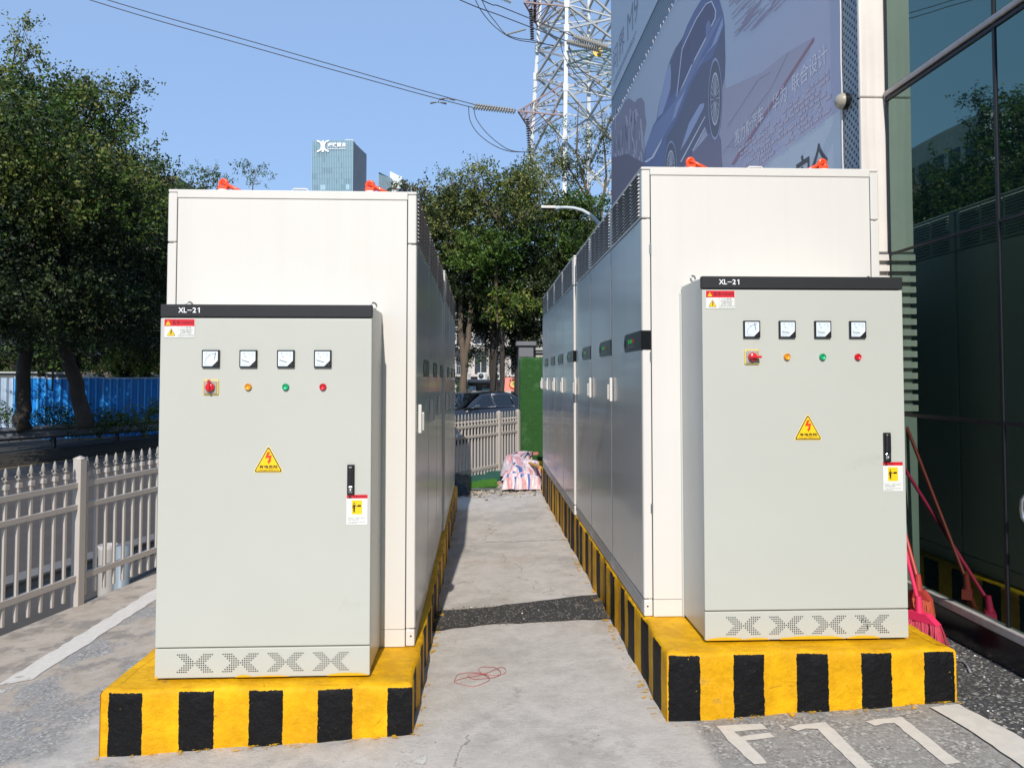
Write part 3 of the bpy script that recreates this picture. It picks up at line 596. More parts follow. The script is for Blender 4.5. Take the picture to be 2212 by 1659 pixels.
# ================================================================== CHARGING CABINETS
LEDG = emis('green led', (.02, .45, .06), .22); LEDR = emis('red led', (.45, .02, .02), .16)
DSP = pm('display black glass', (.008, .009, .010), .30, spec=.15)
def charging_cabinet(label, loc, rz, nm, mod, W, inner, near_hinge, lugs, extra=False, gap_front=0):
    """W wide across the row, nm doors of width mod along +y; inner = -1: doors face -x at x=0, +1: doors face +x at x=W"""
    t = thing('charging_cabinet', label, 'power cabinet', loc, rz, 'white charging power cabinets')
    H = 2.323; L = nm*mod; LV = 2.052; SK = .088; P = .049
    mb = MB(); mb.box(.03, W-.03, .008, L-.004, .02, H-.05, WHITE)                      # core
    mb.box(P+.004, W-P-.004, .0, .012, SK+.003, H-.047, WHITE); mb.box(P+.004, W-P-.004, .001, .012, .003, SK, WHITE); mb.box(P-.002, W-P+.002, .005, .014, .01, H-.05, GAP)
    mb.build('body', t)
    mb = MB(); mb.bbox(.002, W-.002, -.001, L, H-.016, H, .006, WHITE, 2); mb.bbox(P, W-P, -.0045, .03, H-.045, H-.0015, .004, WHITE, 2); roof = mb.build('roof', t)
    for side in (0, 1):
        doors_detail = (side == 0) == (inner < 0)
        X0 = 0 if side == 0 else W; sx = 1 if side == 0 else -1                         # sx points into the cabinet
        def bx(mb, a, b, y0, y1, z0, z1, bev, m, seg=2):
            xx = sorted((X0+sx*a, X0+sx*b)); mb.bbox(xx[0], xx[1], y0, y1, z0, z1, bev, m, seg)
        for k in range(nm):
            y0 = k*mod + (0 if k == 0 else .005); y1 = (k+1)*mod - .011; first = k == 0
            # door: sheet with rounded vertical edges, returning round the front corner on the first door
            mb = MB(); bx(mb, 0, P if first else .03, y0, y1, SK+.004, LV-.004, .012 if first else .010, WHITE if not doors_detail else DOORW, 4)
            if first:
                mb2 = MB(); bx(mb2, .004, P-.001, -.0015, .02, SK+.006, LV-.006, .004, WHITE, 2)
            door = mb.build('door', t)
            if first: mb2.build('door_edge', door)
            # louvre panel above
            mb = MB(); bx(mb, .002, P if first else .03, y0, y1, LV, H-.017, .008, DOORW if doors_detail else WHITE, 3)
            if first: bx(mb, .005, P-.001, -.0016, .02, LV+.002, H-.019, .004, WHITE, 2)
            cw = (mod-.12)/4; rows = 12
            for c in range(4):
                for r in range(rows):
                    ya = y0+.05+c*(cw+.008)+ (0 if inner < 0 else .0); yb = ya+cw-.006; zc = LV+.022+r*.0196
                    xo = X0 - sx*(-.002); xt = X0 - sx*.0075
                    mb.add([(xo, ya, zc+.012), (xo, yb, zc+.012), (xt, yb-.006, zc), (xt, ya+.006, zc), (xo, ya, zc), (xo, yb, zc)], [(0, 1, 2, 3), (0, 3, 4), (1, 5, 2)], WHITE)  # hoods and end caps stay full white to read as sunlit
                    mb.add([(xo, ya+.002, zc-.0032), (xo, yb-.002, zc-.0032), (xt, yb-.006, zc-.0002), (xt, ya+.006, zc-.0002)], [(0, 1, 2, 3)], BLK)
            mb.build('louvre_panel', t)
            # skirt
            mb = MB(); bx(mb, .004, P if first else .03, y0+(.0 if first else 0), y1, .004, SK, .006, WHITE, 2)
            if doors_detail:
                for q in range(4): mb.box(min(X0+sx*.0035, X0+sx*.006), max(X0+sx*.0035, X0+sx*.006), y0+.06, y1-.06, .018+q*.016, .0195+q*.016, GAP)
            mb.lathe([(0, 0), (.005, 0)], (X0+sx*.0225, -.0002, .055), (0, -1, 0), BLK, 10) if first else None
            mb.build('skirt', t)
            if doors_detail:
                # display strip on the hinge side, handle on the other
                dz0, dz1 = 1.366, 1.466
                mb = MB()
                ya, yb = (y0-.0, y0+.465) if near_hinge else (y1-.43, y1)
                pts = []
                s0, s1 = (yb, ya) if near_hinge else (ya, yb)       # s0 = rounded far tip
                dd = .028 if near_hinge else -.028
                pl = [(s0-dd, dz0), (s1, dz0), (s1, dz1), (s0-dd, dz1), (s0-dd*.35, dz1-.012), (s0, (dz0+dz1)/2), (s0-dd*.35, dz0+.012)]
                xo = X0 - sx*.0035; mb.prism([(xo, a, b) for a, b in pl], (sx*.0045, 0, 0), DSP)
                if first and near_hinge: mb.box(min(X0-sx*.0035, X0+sx*(P-.002)), max(X0-sx*.0035, X0+sx*(P-.002)), -.0035, .004, dz0, dz1, DSP)
                ds = mb.build('display', door)
                fd = FR((X0-sx*.0040, s0, dz0), (0, -1 if sx > 0 else 1, 0), (0, 0, 1))
                sg = (1 if near_hinge else -1) * (1 if sx > 0 else -1)
                mb = MB()
                for q in range(3 if near_hinge else 0): a = sg*(.12+q*.062); fd.rect(mb, min(a, a+sg*.048), .045, max(a, a+sg*.048), .066, .0004, (LEDG, LEDG, LEDR)[q])
                for q in range(3): a = sg*(.135+q*.062); fd.rect(mb, min(a, a+sg*.02), .022, max(a, a+sg*.02), .030, .0004, SWG)
                mb.build('indicator', ds)
                mb = MB(); mb.lathe([(0, .004), (.010, .004), (.014, 0)], (X0-sx*.0036, s0-sg*0-(.020 if near_hinge else -.020), (dz0+dz1)/2), (-sx, 0, 0), CHR, 14)
                for v_i, v in enumerate(mb.v): mb.v[v_i] = (v[0], v[1], (dz0+dz1)/2+(v[2]-(dz0+dz1)/2)*2.2)
                mb.build('knob', ds)
                hy = y1-.040 if near_hinge else y0+.075
                mb = MB(); a = X0-sx*.004; b_ = X0-sx*.022
                mb.bbox(min(a, b_), max(a, b_), hy-.012, hy+.012, 1.072, 1.222, .005, WHITE, 3)
                mb.bbox(min(X0-sx*.004, X0-sx*.034), max(X0-sx*.004, X0-sx*.034), hy+.014, hy+.026, 1.084, 1.180, .004, DOORW, 2)
                mb.build('handle', door)
                if not near_hinge and True:
                    pass
            if first and doors_detail and near_hinge:
                for hz in (.52, 1.30, 1.86):
                    mb = MB(); mb.cyl((X0+sx*P, -.004, hz), (X0+sx*P, -.004, hz+.06), .004, .004, STL, 8); mb.box(min(X0+sx*(P-.008), X0+sx*(P+.001)), max(X0+sx*(P-.008), X0+sx*(P+.001)), -.0035, .001, hz+.006, hz+.054, STL); mb.build('hinge', door)
    # roof fittings
    for lx, ly, dirn in lugs:
        mb = MB(); mb.lathe([(0, 0), (.040, 0), (.038, .012), (.030, .022), (.030, .030)], (lx, ly, H), (0, 0, 1), pm('peeling white primer', (.75, .70, .66), .6, dirt=((.75, .09, .03), 40, .55, .9)), 16)
        mb.bbox(lx-.026, lx+.026, ly-.022, ly+.022, H+.018, H+.050, .006, ORG, 2)
        cy = H+.060
        mb.tube([(lx+.018*math.cos(a), ly, cy+.004+.020*math.sin(a)) for a in [2*math.pi*i/18 for i in range(18)]], .0095, ORG, 10, True)
        lug = mb.build('lifting_lug', t)
        mb = MB(); e = Vector((dirn*.105, .0, -.050)); c0 = Vector((lx+dirn*.004, ly-.014, cy+.004)); c1 = c0+e; w = Vector((0, .026, 0))
        pth = [c0, c0+e*.5, c1, c1+w*.5+e*.10, c1+w, c0+e*.5+w, c0+w, c0+w*.5-e*.08]
        mb.tube(pth, .0095, ORG, 10, True); mb.build('lifting_ring', lug)
    mb = MB(); hx = W*.5+.01; mb.tube([(hx-.04, .10, H-.002), (hx-.04, .10, H+.026), (hx-.033, .10, H+.033), (hx+.033, .10, H+.033), (hx+.04, .10, H+.026), (hx+.04, .10, H-.002)], .0045, WHITE, 8); mb.build('roof_handle', roof)
    if extra:
        mb = MB(); mb.lathe([(0, 0), (.034, 0), (.030, .01), (.022, .066), (.018, .07), (0, .07)], (W-.10, .22, H), (0, 0, 1), BLK, 16); mb.build('antenna', roof)
    return t
# right row: doors face -x, hinges towards the camera
charging_cabinet('white charging cabinet at the front of the right row, behind the right switchgear cabinet', (.8265, 3.80, .44), R(-.21), 3, .92, 1.267, -1, True, [(.30, .13, 1), (1.025, .13, -1), (.30, 2.6, 1), (1.02, 2.6, -1)])
charging_cabinet('white charging cabinet behind the first one in the right row, towards the green turf wall', (.8265-.018+.0037*2.8, 6.60, .44), R(-.21), 4, .885, 1.285, -1, True, [(.30, .2, 1), (1.02, .2, -1)])
# left row: doors face +x, handles towards the camera
charging_cabinet('white charging cabinet at the front of the left row, behind the left switchgear cabinet', (-1.602, 3.815, .30), R(.21), 3, .92, 1.267, 1, False, [(.235, .13, 1), (1.005, .13, 1), (.30, 2.6, 1), (1.0, 2.6, -1)], extra=True)
charging_cabinet('white charging cabinet behind the first one in the left row, towards the parked car', (-1.602-.0037*2.8, 6.615, .30), R(.21), 3, .92, 1.285, 1, False, [(.25, .2, 1), (1.02, .2, 1)])
#MORE
# ================================================================== GLASS BUILDING ON THE RIGHT
def tinted():
    m = pm('tinted curtain glass', (.003, .010, .011), .015); b = m.node_tree.nodes['Principled BSDF']
    b.inputs['IOR'].default_value = 2.9; b.inputs['Specular Tint'].default_value = (.60, .93, .80, 1)
    nt = m.node_tree; g = nt.nodes.new('ShaderNodeNewGeometry'); n = nt.nodes.new('ShaderNodeTexNoise'); n.inputs['Scale'].default_value = .9
    lnk(nt, g.outputs['Position'], n.inputs['Vector']); bp = nt.nodes.new('ShaderNodeBump'); bp.inputs['Strength'].default_value = .02; bp.inputs['Distance'].default_value = .05
    lnk(nt, n.outputs[0], bp.inputs['Height']); lnk(nt, bp.outputs[0], b.inputs['Normal']); return m
GLS = tinted()
MUL = pm('weathered aluminium mullion', (.40, .37, .35), .45, metal=.4, var=.25, vs=9)
MUD = pm('black gasket mullion', (.012, .012, .016), .5)
PIL = pm('cream metal pillar', (.76, .69, .62), .5, var=.12, vs=2.2, streak=.22, dirt=((.36, .31, .27), 2.4, .66, .5))
STN = pm('polished black stone', (.012, .012, .018), .18, var=.4, vs=30, dirt=((.08, .075, .08), 40, .62, .6))
def perf_mat():
    m = bpy.data.materials.new('perforated metal'); m.use_nodes = True; nt = m.node_tree; b = nt.nodes['Principled BSDF']; N = nt.nodes.new
    g = N('ShaderNodeNewGeometry'); sx = N('ShaderNodeSeparateXYZ'); lnk(nt, g.outputs['Position'], sx.inputs[0])
    def M(op, a, bb=None):
        n = N('ShaderNodeMath'); n.operation = op
        for i, v in enumerate((a, bb)):
            if v is None: continue
            if isinstance(v, (int, float)): n.inputs[i].default_value = v
            else: lnk(nt, v, n.inputs[i])
        return n.outputs[0]
    P = .056
    def grid(off):
        a = M('SUBTRACT', M('FRACT', M('ADD', M('DIVIDE', sx.outputs['Y'], P), off)), .5); c = M('SUBTRACT', M('FRACT', M('ADD', M('DIVIDE', sx.outputs['Z'], P), off)), .5)
        return M('ADD', M('MULTIPLY', a, a), M('MULTIPLY', c, c))
    h = M('LESS_THAN', M('MINIMUM', grid(0), grid(.5)), .040)
    mx = N('ShaderNodeMix'); mx.data_type = 'RGBA'; lnk(nt, h, mx.inputs[0]); mx.inputs[6].default_value = (.22, .27, .31, 1); mx.inputs[7].default_value = (.01, .01, .014, 1)
    lnk(nt, mx.outputs[2], b.inputs['Base Color']); b.inputs['Roughness'].default_value = .45; return m
PRF = perf_mat()
bd = thing('glass_building', 'dark green glass curtain wall building with cream corner pillar, at the right edge', 'building', (2.6, 4.61, .1))
def bpart(name, mb, parent=bd):
    mb.v = [(a-2.6, b-4.61, c-.1) for a, b, c in mb.v]; return mb.build(name, parent)
mb = MB(); mb.box(2.62, 9, -9, 4.60, -.6, 12, pm('dark interior', (.01, .012, .012), .9)); mb.box(2.452, 9, 4.63, 13.70, -.6, 12.5, pm('building render', (.4, .38, .36), .8)); bpart('wall', mb)
ysv = [-8.6, -6.2, -3.8, -1.4, 1.2, 3.602, 4.59]
for i in range(6):
    for z0, z1 in ((.43, 1.425), (1.445, 2.44), (2.455, 3.45), (3.51, 7.2), (7.25, 11.8)):
        mb = MB(); mb.box(2.600, 2.612, ysv[i]+.008, ysv[i+1]-.008, z0, z1, GLS); pn = bpart('glass_pane', mb)
        if i == 4 and z0 == .43:
            mb = MB(); q = [(2.585, 3.40+.0*t, 1.13) for t in (0,)]
            mb.tube([(2.60, 3.33, 1.118), (2.565, 3.35, 1.118), (2.535, 3.375, 1.112), (2.525, 3.382, 1.09), (2.522, 3.385, 1.05), (2.524, 3.38, 1.01), (2.53, 3.36, .985), (2.56, 3.335, .97), (2.60, 3.32, .97)], .011, CHR, 10)
            mb.lathe([(.022, 0), (.022, .02), (.012, .022)], (2.60, 3.33, 1.118), (-1, 0, 0), CHR, 12); mb.lathe([(.022, 0), (.022, .02), (.012, .022)], (2.60, 3.32, .97), (-1, 0, 0), CHR, 12)
            mb.v = [(a-2.6, b-4.61, c-.1) for a, b, c in mb.v]; hd = mb.build('door_handle', pn); 
mb = MB(); mb.bbox(2.578, 2.60, -9, 4.605, 3.464, 3.496, .007, MUL, 3); mb.box(2.590, 2.605, -9, 4.60, 3.435, 3.452, MUD); bpart('transom', mb)
mb = MB(); mb.box(2.594, 2.606, -9, 4.60, 1.425, 1.445, MUD); mb.box(2.594, 2.606, -9, 4.60, 2.440, 2.455, MUD); mb.box(2.594, 2.606, -9, 4.60, 7.2, 7.25, MUD); bpart('transom', mb)
for y in ysv[:-1]: mb = MB(); mb.box(2.593, 2.607, y-.009, y+.009, .43, 11.9, MUD); bpart('mullion', mb)
mb = MB(); mb.bbox(2.574, 2.62, -9, 4.60, .385, .43, .005, pm('pale sill', (.46, .42, .39), .5, var=.3, vs=14), 2); mb.bbox(2.590, 2.62, -9, 4.60, .372, .384, .002, MUD, 1); bpart('sill', mb)
mb = MB(); mb.box(2.598, 2.64, -9, 4.60, -.4, .375, STN); bpart('base', mb)
mb = MB(); mb.bbox(2.432, 2.598, 4.612, 4.645, 2.462, 3.462, .010, PIL, 3); mb.bbox(2.432, 2.598, 4.612, 4.645, 3.468, 6.5, .010, PIL, 3); mb.bbox(2.432, 2.598, 4.612, 4.645, 6.506, 12.4, .010, PIL, 3)
mb.bbox(2.432, 2.598, 4.612, 4.645, .1, 1.43, .010, pm('grey green lower pillar', (.46, .48, .42), .5, var=.1, vs=3, streak=.1), 3); mb.box(2.45, 2.59, 4.725, 4.79, 1.43, 2.50, GAP); bpart('pillar', mb)
mb = MB()
for i in range(15): z = 1.45+i*.0685; mb.box(2.432, 2.598, 4.60, 4.66, z, z+.038, PIL); mb.box(2.50, 2.598, 4.66, 4.72, z+.012, z+.048, PIL)
mb.box(2.432, 2.598, 4.61, 4.64, 2.44, 2.458, STL); bpart('louvre', mb)
mb = MB(); mb.box(2.4345, 2.4515, 4.645, 13.70, .0, 12.4, PRF); bpart('perforated_cladding', mb)
mb = MB(); mb.tube([(2.423, 4.835-.004*math.sin(i*1.7), 2.2+i*.16) for i in range(60)], .0055, pm('pale cable', (.6, .58, .56), .5), 6); mb.tube([(2.425, 4.60, 1.5), (2.425, 4.6, 1.5)], .004, MUD, 6) if 0 else None; bpart('cable', mb)
sn = MB(); sn.lathe([(0, .045), (.020, .043), (.040, .030), (.050, .012), (.053, 0), (.053, -.004)], (0, 0, 0), (-1, 0, 0), pm('beige plastic', (.36, .32, .25), .4), 24)
for i in range(28): a = i*2*math.pi/28; sn.box(.004, .034, -.004, .004, .046, .053, BLK, Matrix.Rotation(a, 4, 'X'))
sn.lathe([(.045, -.004), (.045, -.036), (0, -.036)], (0, 0, 0), (-1, 0, 0), BLK, 20)
o = sn.build('wall_detector', None, (2.392, 4.775, 3.50)); tag(o, 'beige domed detector with a slotted rim on the perforated metal beside the cream pillar', 'detector')

# ------------------------------------------------------------------ banners printed sheets on the wall
PB = {}
def pc(n, c, r=.75):
    g_ = sum(c)/3; c = tuple(min(.9, 1.17*(.07+.93*(v*.72+g_*.28))*k) for v, k in zip(c, (1.17, 1.08, 1.02)))
    return pm('print ' + n, c, r, spec=.3)
def print_bg():
    m = bpy.data.materials.new('print sky and floor'); m.use_nodes = True; nt = m.node_tree; b = nt.nodes['Principled BSDF']; N = nt.nodes.new
    g = N('ShaderNodeNewGeometry'); sx = N('ShaderNodeSeparateXYZ'); lnk(nt, g.outputs['Position'], sx.inputs[0])
    r = N('ShaderNodeMapRange'); r.inputs[1].default_value = 2.6; r.inputs[2].default_value = 6.6; lnk(nt, sx.outputs['Z'], r.inputs[0])
    n = N('ShaderNodeTexNoise'); n.inputs['Scale'].default_value = .45; lnk(nt, g.outputs['Position'], n.inputs['Vector'])
    a = N('ShaderNodeMath'); a.operation = 'MULTIPLY_ADD'; a.inputs[1].default_value = .35; lnk(nt, n.outputs[0], a.inputs[0]); lnk(nt, r.outputs[0], a.inputs[2])
    c = N('ShaderNodeValToRGB'); lnk(nt, a.outputs[0], c.inputs[0]); e = c.color_ramp.elements
    e[0].position = .30; e[0].color = (.58, .62, .66, 1); e[1].position = 1.1 if False else 1.0; e[1].color = (.56, .61, .68, 1)
    for p, q in ((.395, (.50, .48, .59)), (.60, (.53, .53, .63)), (.78, (.52, .57, .66))): k = e.new(p); k.color = (*q, 1)
    lnk(nt, c.outputs[0], b.inputs['Base Color']); b.inputs['Roughness'].default_value = .7; return m
WFR = FR((2.426, 0, 0), (0, -1, 0), (0, 0, 1))
def W1(*pts):
    out = []
    for x, y in pts: p = ox(*crop(x, y, 2300, 0, 2.676), 2.43); out.append((-p.y, p.z))
    return out
def W2(*pts):
    out = []
    for x, y in pts: p = ox(*crop(x, y, 2700, 0, 2.5527), 2.43); out.append((-p.y, p.z))
    return out
bn = thing('advertising_banner', 'large printed banner of a dark blue car beside a mountain, above the right cabinet row', 'banner', (2.43, 4.9, 2.4))
mb = MB(); BGP = print_bg(); f = WFR
mb.box(2.4255, 2.4330, 4.845, 13.66, 2.2, 6.40, BGP)
f.o = Vector((2.4245, 0, 0))
f.rect(mb, -13.5, 2.22, -4.86, 3.475, .0002, pc('pale blue band', (.35, .46, .55)))
MT = pc('mountain violet', (.19, .20, .31)); MTD = pc('mountain dark', (.11, .11, .18)); MTL = pc('mountain light', (.37, .38, .50))
f.poly(mb, W1((40,1240),(100,1180),(150,1090),(175,1030),(210,995),(240,1010),(275,1040),(305,1005),(345,990),(375,1040),(380,1150),(395,1250),(370,1400),(380,1560),(365,1659),(300,1900),(40,2300)), .0004, MT)
rn = random.Random(3)
for i in range(46):
    x = rn.uniform(60, 350); y = rn.uniform(1100, 1600); L = rn.uniform(60, 260); w = rn.uniform(4, 16); dx = rn.uniform(-20, 35)
    f.poly(mb, W1((x, y), (x+w, y-6), (x+w+dx, y+L), (x+dx*.6, y+L*.8)), .0006+i*.00001, (MTD, MTL, MTL)[i % 3])
f.poly(mb, W1((40,1600),(200,1560),(380,1659),(360,1900),(40,2300)), .0012, MTD)
# violet wheat-like strokes on the floor of the picture
for i in range(70):
    x = rn.uniform(150, 640); y = rn.uniform(0, 430); 
    if y > 560-x*.72: continue
    L = rn.uniform(60, 200); f.poly(mb, W2((x, y), (x+L, y-L*1.0), (x+L+5, y-L*1.0+2), (x+6, y+8)), .0004+i*.00001, pc('stroke violet', (.24, .22, .36)))
f.poly(mb, W2((100,600),(120,860),(480,700),(700,520),(975,365),(900,480),(560,1060),(180,1595),(60,1595)), .0003, pc('floor plane', (.28, .30, .42)))
# car
CB = pc('car blue', (.07, .13, .34)); CD = pc('car shadow blue', (.075, .10, .20)); CL = pc('car light blue', (.22, .32, .58)); CM = pc('car mid blue', (.11, .19, .42)); CG = pc('car glass', (.06, .085, .20)); CK = pc('tyre', (.07, .09, .15)); CW = pc('highlight', (.50, .56, .68))
body = [(360,1640),(385,1500),(430,1370),(465,1270),(495,1225),(520,1080),(560,900),(600,720),(640,600),(690,490),(760,390),(810,260),(880,120),(940,20),(1000,-60),(1120,-60),(1150,60),(1175,150),(1188,260),(1195,600),(1190,780),(1150,950),(1110,1290),(1060,1380),(1015,1360),(990,1290),(880,1500),(820,1640),(760,1760),(600,1900),(400,1800)]
f.poly(mb, W1(*body), .0020, CB)
f.poly(mb, W1((700,1230),(860,830),(960,660),(1060,590),(1130,420),(1180,250),(1195,600),(1190,780),(1150,950),(1110,1290),(1060,1380),(1015,1360),(990,1290),(880,1500),(760,1760),(560,1800),(600,1400)), .0022, CD)
f.poly(mb, W1((470,1280),(560,1180),(690,1020),(860,640),(1000,400),(1110,200),(1170,150),(1100,290),(960,560),(830,840),(700,1160),(600,1340),(480,1560),(380,1620),(400,1450)), .0024, CM)
f.poly(mb, W1((700,1060),(800,900),(940,640),(1060,470),(1170,180),(1175,260),(1110,430),(1000,560),(900,720),(800,900),(700,1160),(650,1250)), .0026, CL)
f.poly(mb, W1((700,990),(755,500),(800,400),(900,190),(1000,40),(1060,10),(1105,110),(1100,190),(1000,400),(860,670),(780,850)), .0028, CW)
f.poly(mb, W1((708,985),(762,505),(807,405),(905,200),(1003,50),(1055,25),(1095,115),(1090,185),(990,395),(850,665),(772,842)), .0031, CG)
f.poly(mb, W1((850,420),(870,420),(880,620),(860,670)), .0034, CD); f.poly(mb, W1((1000,260),(1030,200),(1060,280),(1000,395)), .0034, CM)
f.poly(mb, W1((505,1200),(560,900),(600,720),(640,640),(650,700),(640,900),(600,1030),(560,1150)), .0030, CL); f.poly(mb, W1((640,640),(700,490),(770,380),(750,470),(700,900),(640,1000),(650,800)), .0031, CD)
for ln_ in ([(740,1530),(830,1250),(940,1060),(985,1045),(980,1090),(900,1250),(800,1440)],): f.poly(mb, W1(*ln_), .0032, CL)
f.poly(mb, W1((740,1640),(990,1180),(996,1186),(752,1645)), .0033, CW); f.poly(mb, W1((860,1530),(990,1290),(996,1300),(870,1532)), .0033, CW)
f.poly(mb, W1((370,1640),(450,1590),(560,1395),(545,1450),(470,1600),(400,1650)), .0034, CW); f.poly(mb, W1((670,1190),(680,1140),(705,1110),(700,1160),(690,1200)), .0034, CL)
def wheel(cx, cy, rx, ry, k):
    # ellipse in photo units placed onto the wall
    E_ = lambda s_, n=32: W1(*[(cx+rx*s_*math.cos(2*math.pi*i/n), cy+ry*s_*math.sin(2*math.pi*i/n)-rx*s_*.25*math.cos(2*math.pi*i/n)) for i in range(n)])
    f.poly(mb, E_(1.55), .0036+k, CL); f.poly(mb, E_(1.45), .0038+k, CK); f.poly(mb, E_(1.0), .0040+k, CW); f.poly(mb, E_(.93), .0042+k, CK)
    for i in range(20):
        a = 2*math.pi*i/20; c, s_ = math.cos(a), math.sin(a); q = lambda r, d: (cx+rx*r*c-d*s_, cy+ry*r*s_+d*c*2-rx*r*.25*c)
        f.poly(mb, W1(q(.15, -1.0), q(.95, -2.2), q(.95, 2.2), q(.15, 1.0)), .0044+k+i*.00001, CW)
wheel(1095, 1005, 45, 268, 0); wheel(645, 1700, 40, 175, .001)
f.poly(mb, W1((1020,1370),(1105,1300),(1150,1420),(1165,1700),(1000,1800),(700,1800),(860,1560)), .0026, pc('reflection', (.13, .13, .24)))
f.poly(mb, W2((975,365),(978,400),(205,1590),(175,1594)), .0030, pc('maroon stripe', (.26, .11, .20)))
for a, b in (((100,1480),(560,860)), ((560,860),(730,510)), ((130,1420),(290,1416)), ((140,1225),(440,770)), ((440,770),(560,700))): 
    (x0, y0), (x1, y1) = a, b; f.poly(mb, W2((x0, y0), (x1, y1), (x1+2, y1+3), (x0+2, y0+3)), .0031, pc('thin line', (.17, .18, .30)))
PT = pc('pale lettering', (.55, .60, .70)); PTS = pc('small pale lettering', (.36, .36, .49))
f.text(mb, '赛力斯汽车', -6.93, 3.865, .155, .0046, PT, width=.72); f.rect(mb, -6.09, 3.85, -6.085, 4.02, .0046, PT); f.text(mb, '华为', -6.01, 3.865, .15, .0046, PT, width=.29); f.text(mb, '联合设计', -5.62, 3.875, .145, .0046, PT, width=.59)
for r_ in range(7):
    u = -6.9+.11*r_*(r_ % 2); z = 3.80-r_*.045
    while u < -5.05:
        w = rn.uniform(.03, .12); f.rect(mb, u, z-.012, u+w, z+.010, .0046, PTS) if rn.random() < .75 else None; u += w+.012
DK = pc('black lettering', (.015, .02, .035)); f.text(mb, '安全', -5.57, 2.99, .36, .0046, DK, width=.52, bold=.012); f.text(mb, '智能', -6.35, 2.95, .36, .0046, DK, width=.56, bold=.012)
for i in range(40): y = 7.7+i*.15; mb.tube([(2.424, y, 6.395), (2.422, y+.02, 6.42+.02*(i % 3))], .005, PTS, 5)
mb.v = [(a-2.43, b-4.9, c-2.4) for a, b, c in mb.v]; mb.build('printed_sheet', bn)
bn2 = thing('advertising_banner', 'plain pale blue banner with thin model lettering, above the band of perforated metal', 'banner', (2.43, 9, 6.9))
mb = MB(); mb.box(2.4255, 2.4330, 7.6, 13.66, 6.88, 11.2, pc('pale blue sheet', (.33, .47, .62))); f.o = Vector((2.4245, 0, 0)); GL = pc('grey lettering', (.13, .19, .27))
f.text(mb, '问界', -13.45, 7.25, .46, .0006, GL, width=1.10); f.text(mb, 'M9', -12.10, 7.27, .46, .0006, GL, width=.85)
for k in range(2):
    u = -13.4
    while u < -11.5: w = rn.uniform(.04, .12); f.rect(mb, u, 7.11-k*.06, u+w, 7.14-k*.06, .0006, GL); u += w+.03
mb.v = [(a-2.43, b-9, c-6.9) for a, b, c in mb.v]; mb.build('printed_sheet', bn2)
# ================================================================== IRON FENCES
def fence(label, P, Q, t0, t1, zb, sp, off, posts, back=0):
    P = Vector(P); Q = Vector(Q); d = (Q-P).normalized(); t = thing('iron_fence', label, 'fence', (P.x, P.y, 0), math.atan2(d.y, d.x), 'spear topped iron fences')
    for z0, z1 in ((.812, .855), (.645, .687), (.096, .146)):
        seg = sorted([t0]+posts+[t1])
        for a, b in zip(seg, seg[1:]):
            mb = MB(); mb.bbox(a+.03, b-.03, -.016, .016, zb+z0, zb+z1, .003, FEN, 1); mb.build('rail', t)
    for p in posts:
        mb = MB(); mb.bbox(p-.034, p+.034, -.034, .034, zb-.25, zb+1.03, .004, FEN, 2); mb.lathe([(.05, 1.03+zb), (.05, 1.038+zb), (0, 1.058+zb)], (p, 0, 0), (0, 0, 1), FEN, 4); mb.build('post', t)
    u = t0+off; proto = None
    while u < t1:
        if all(abs(u-p) > .05 for p in posts):
            if proto is None:
                mb = MB(); mb.bbox(-.0115, .0115, -.0115, .0115, zb-.035, zb+.90, .002, FEN, 1); mb.bbox(-.019, .019, -.019, .019, zb+.893, zb+.928, .003, FEN, 2)
                mb.lathe([(.010, .928), (.009, .945), (.018, .950), (.018, .956), (.008, .962), (.010, .975), (.014, .990), (.011, 1.015), (.006, 1.034), (0, 1.045)], (0, 0, zb), (0, 0, 1), FENT, 8)
                for s_ in (-1, 1): mb.tube([(s_*.006, 0, zb+.964), (s_*.018, 0, zb+.980), (s_*.026, 0, zb+.976), (s_*.027, 0, zb+.966), (s_*.022, 0, zb+.962)], [.004, .005, .005, .004, .002], FENT, 6)
                proto = mb.build('picket', t, (u, 0, 0))
            else: c = proto.copy(); COL.objects.link(c); c.parent = t; c.location = (u, 0, 0)
        u += sp
    return t
fence('beige spear topped iron fence left of the left plinth, square capped post in its middle', (-3.265, 5.231), (-2.922, 6.856), -1.9, 4.35, 0, .109, .06, [-1.85, .703, 3.256])
fence('beige spear topped iron fence across the passage end, before the grey car', (-.424, 11.691), (.664, 13.435), -2.0, 2.06, .04, .098, .045, [-1.2, 1.36, 2.03])

# near guard rail behind the fence, with its posts
GRM = pm('galvanised rail', (.20, .185, .17), .55, metal=.1, var=.25, vs=3)
def wbeam(mb, pts, top, h, out, m):
    """W-profile beam along plan points; out = sideways vector"""
    prof = [(0, 0), (.03, -.04), (.08, -.10), (.08, -.14), (.03, -.21), (.0, -.28*.5-.08), (.03, -.34), (.08, -.41), (.08, -.45), (.03, -.52), (0, -.56)]
    k = h/.56; vs = []
    for (x, y, z) in pts:
        for a, b in prof: vs.append((x+out[0]*a*k*2, y+out[1]*a*k*2, z+b*k))
        for a, b in prof[::-1]: vs.append((x+out[0]*(a*k*2-.012), y+out[1]*(a*k*2-.012), z+b*k))
    n = 2*len(prof); mb.add(vs, [(i*n+j, i*n+(j+1) % n, (i+1)*n+(j+1) % n, (i+1)*n+j) for i in range(len(pts)-1) for j in range(n)], m, False)
t = thing('guard_rail', 'galvanised guard rail close behind the left iron fence, on stout cylinder posts', 'guard rail', (-4.4, 7.3, 0))
mb = MB(); pts = [(-4.4+(y-7.34)*(.38/2.52)-.19, y, -.25-(y-7.34)*.038) for y in [2+.8*i for i in range(11)]] + [(-3.0, 12.1, -.43), (-1.8, 14.2, -.42), (-.4, 16.0, -.36)]
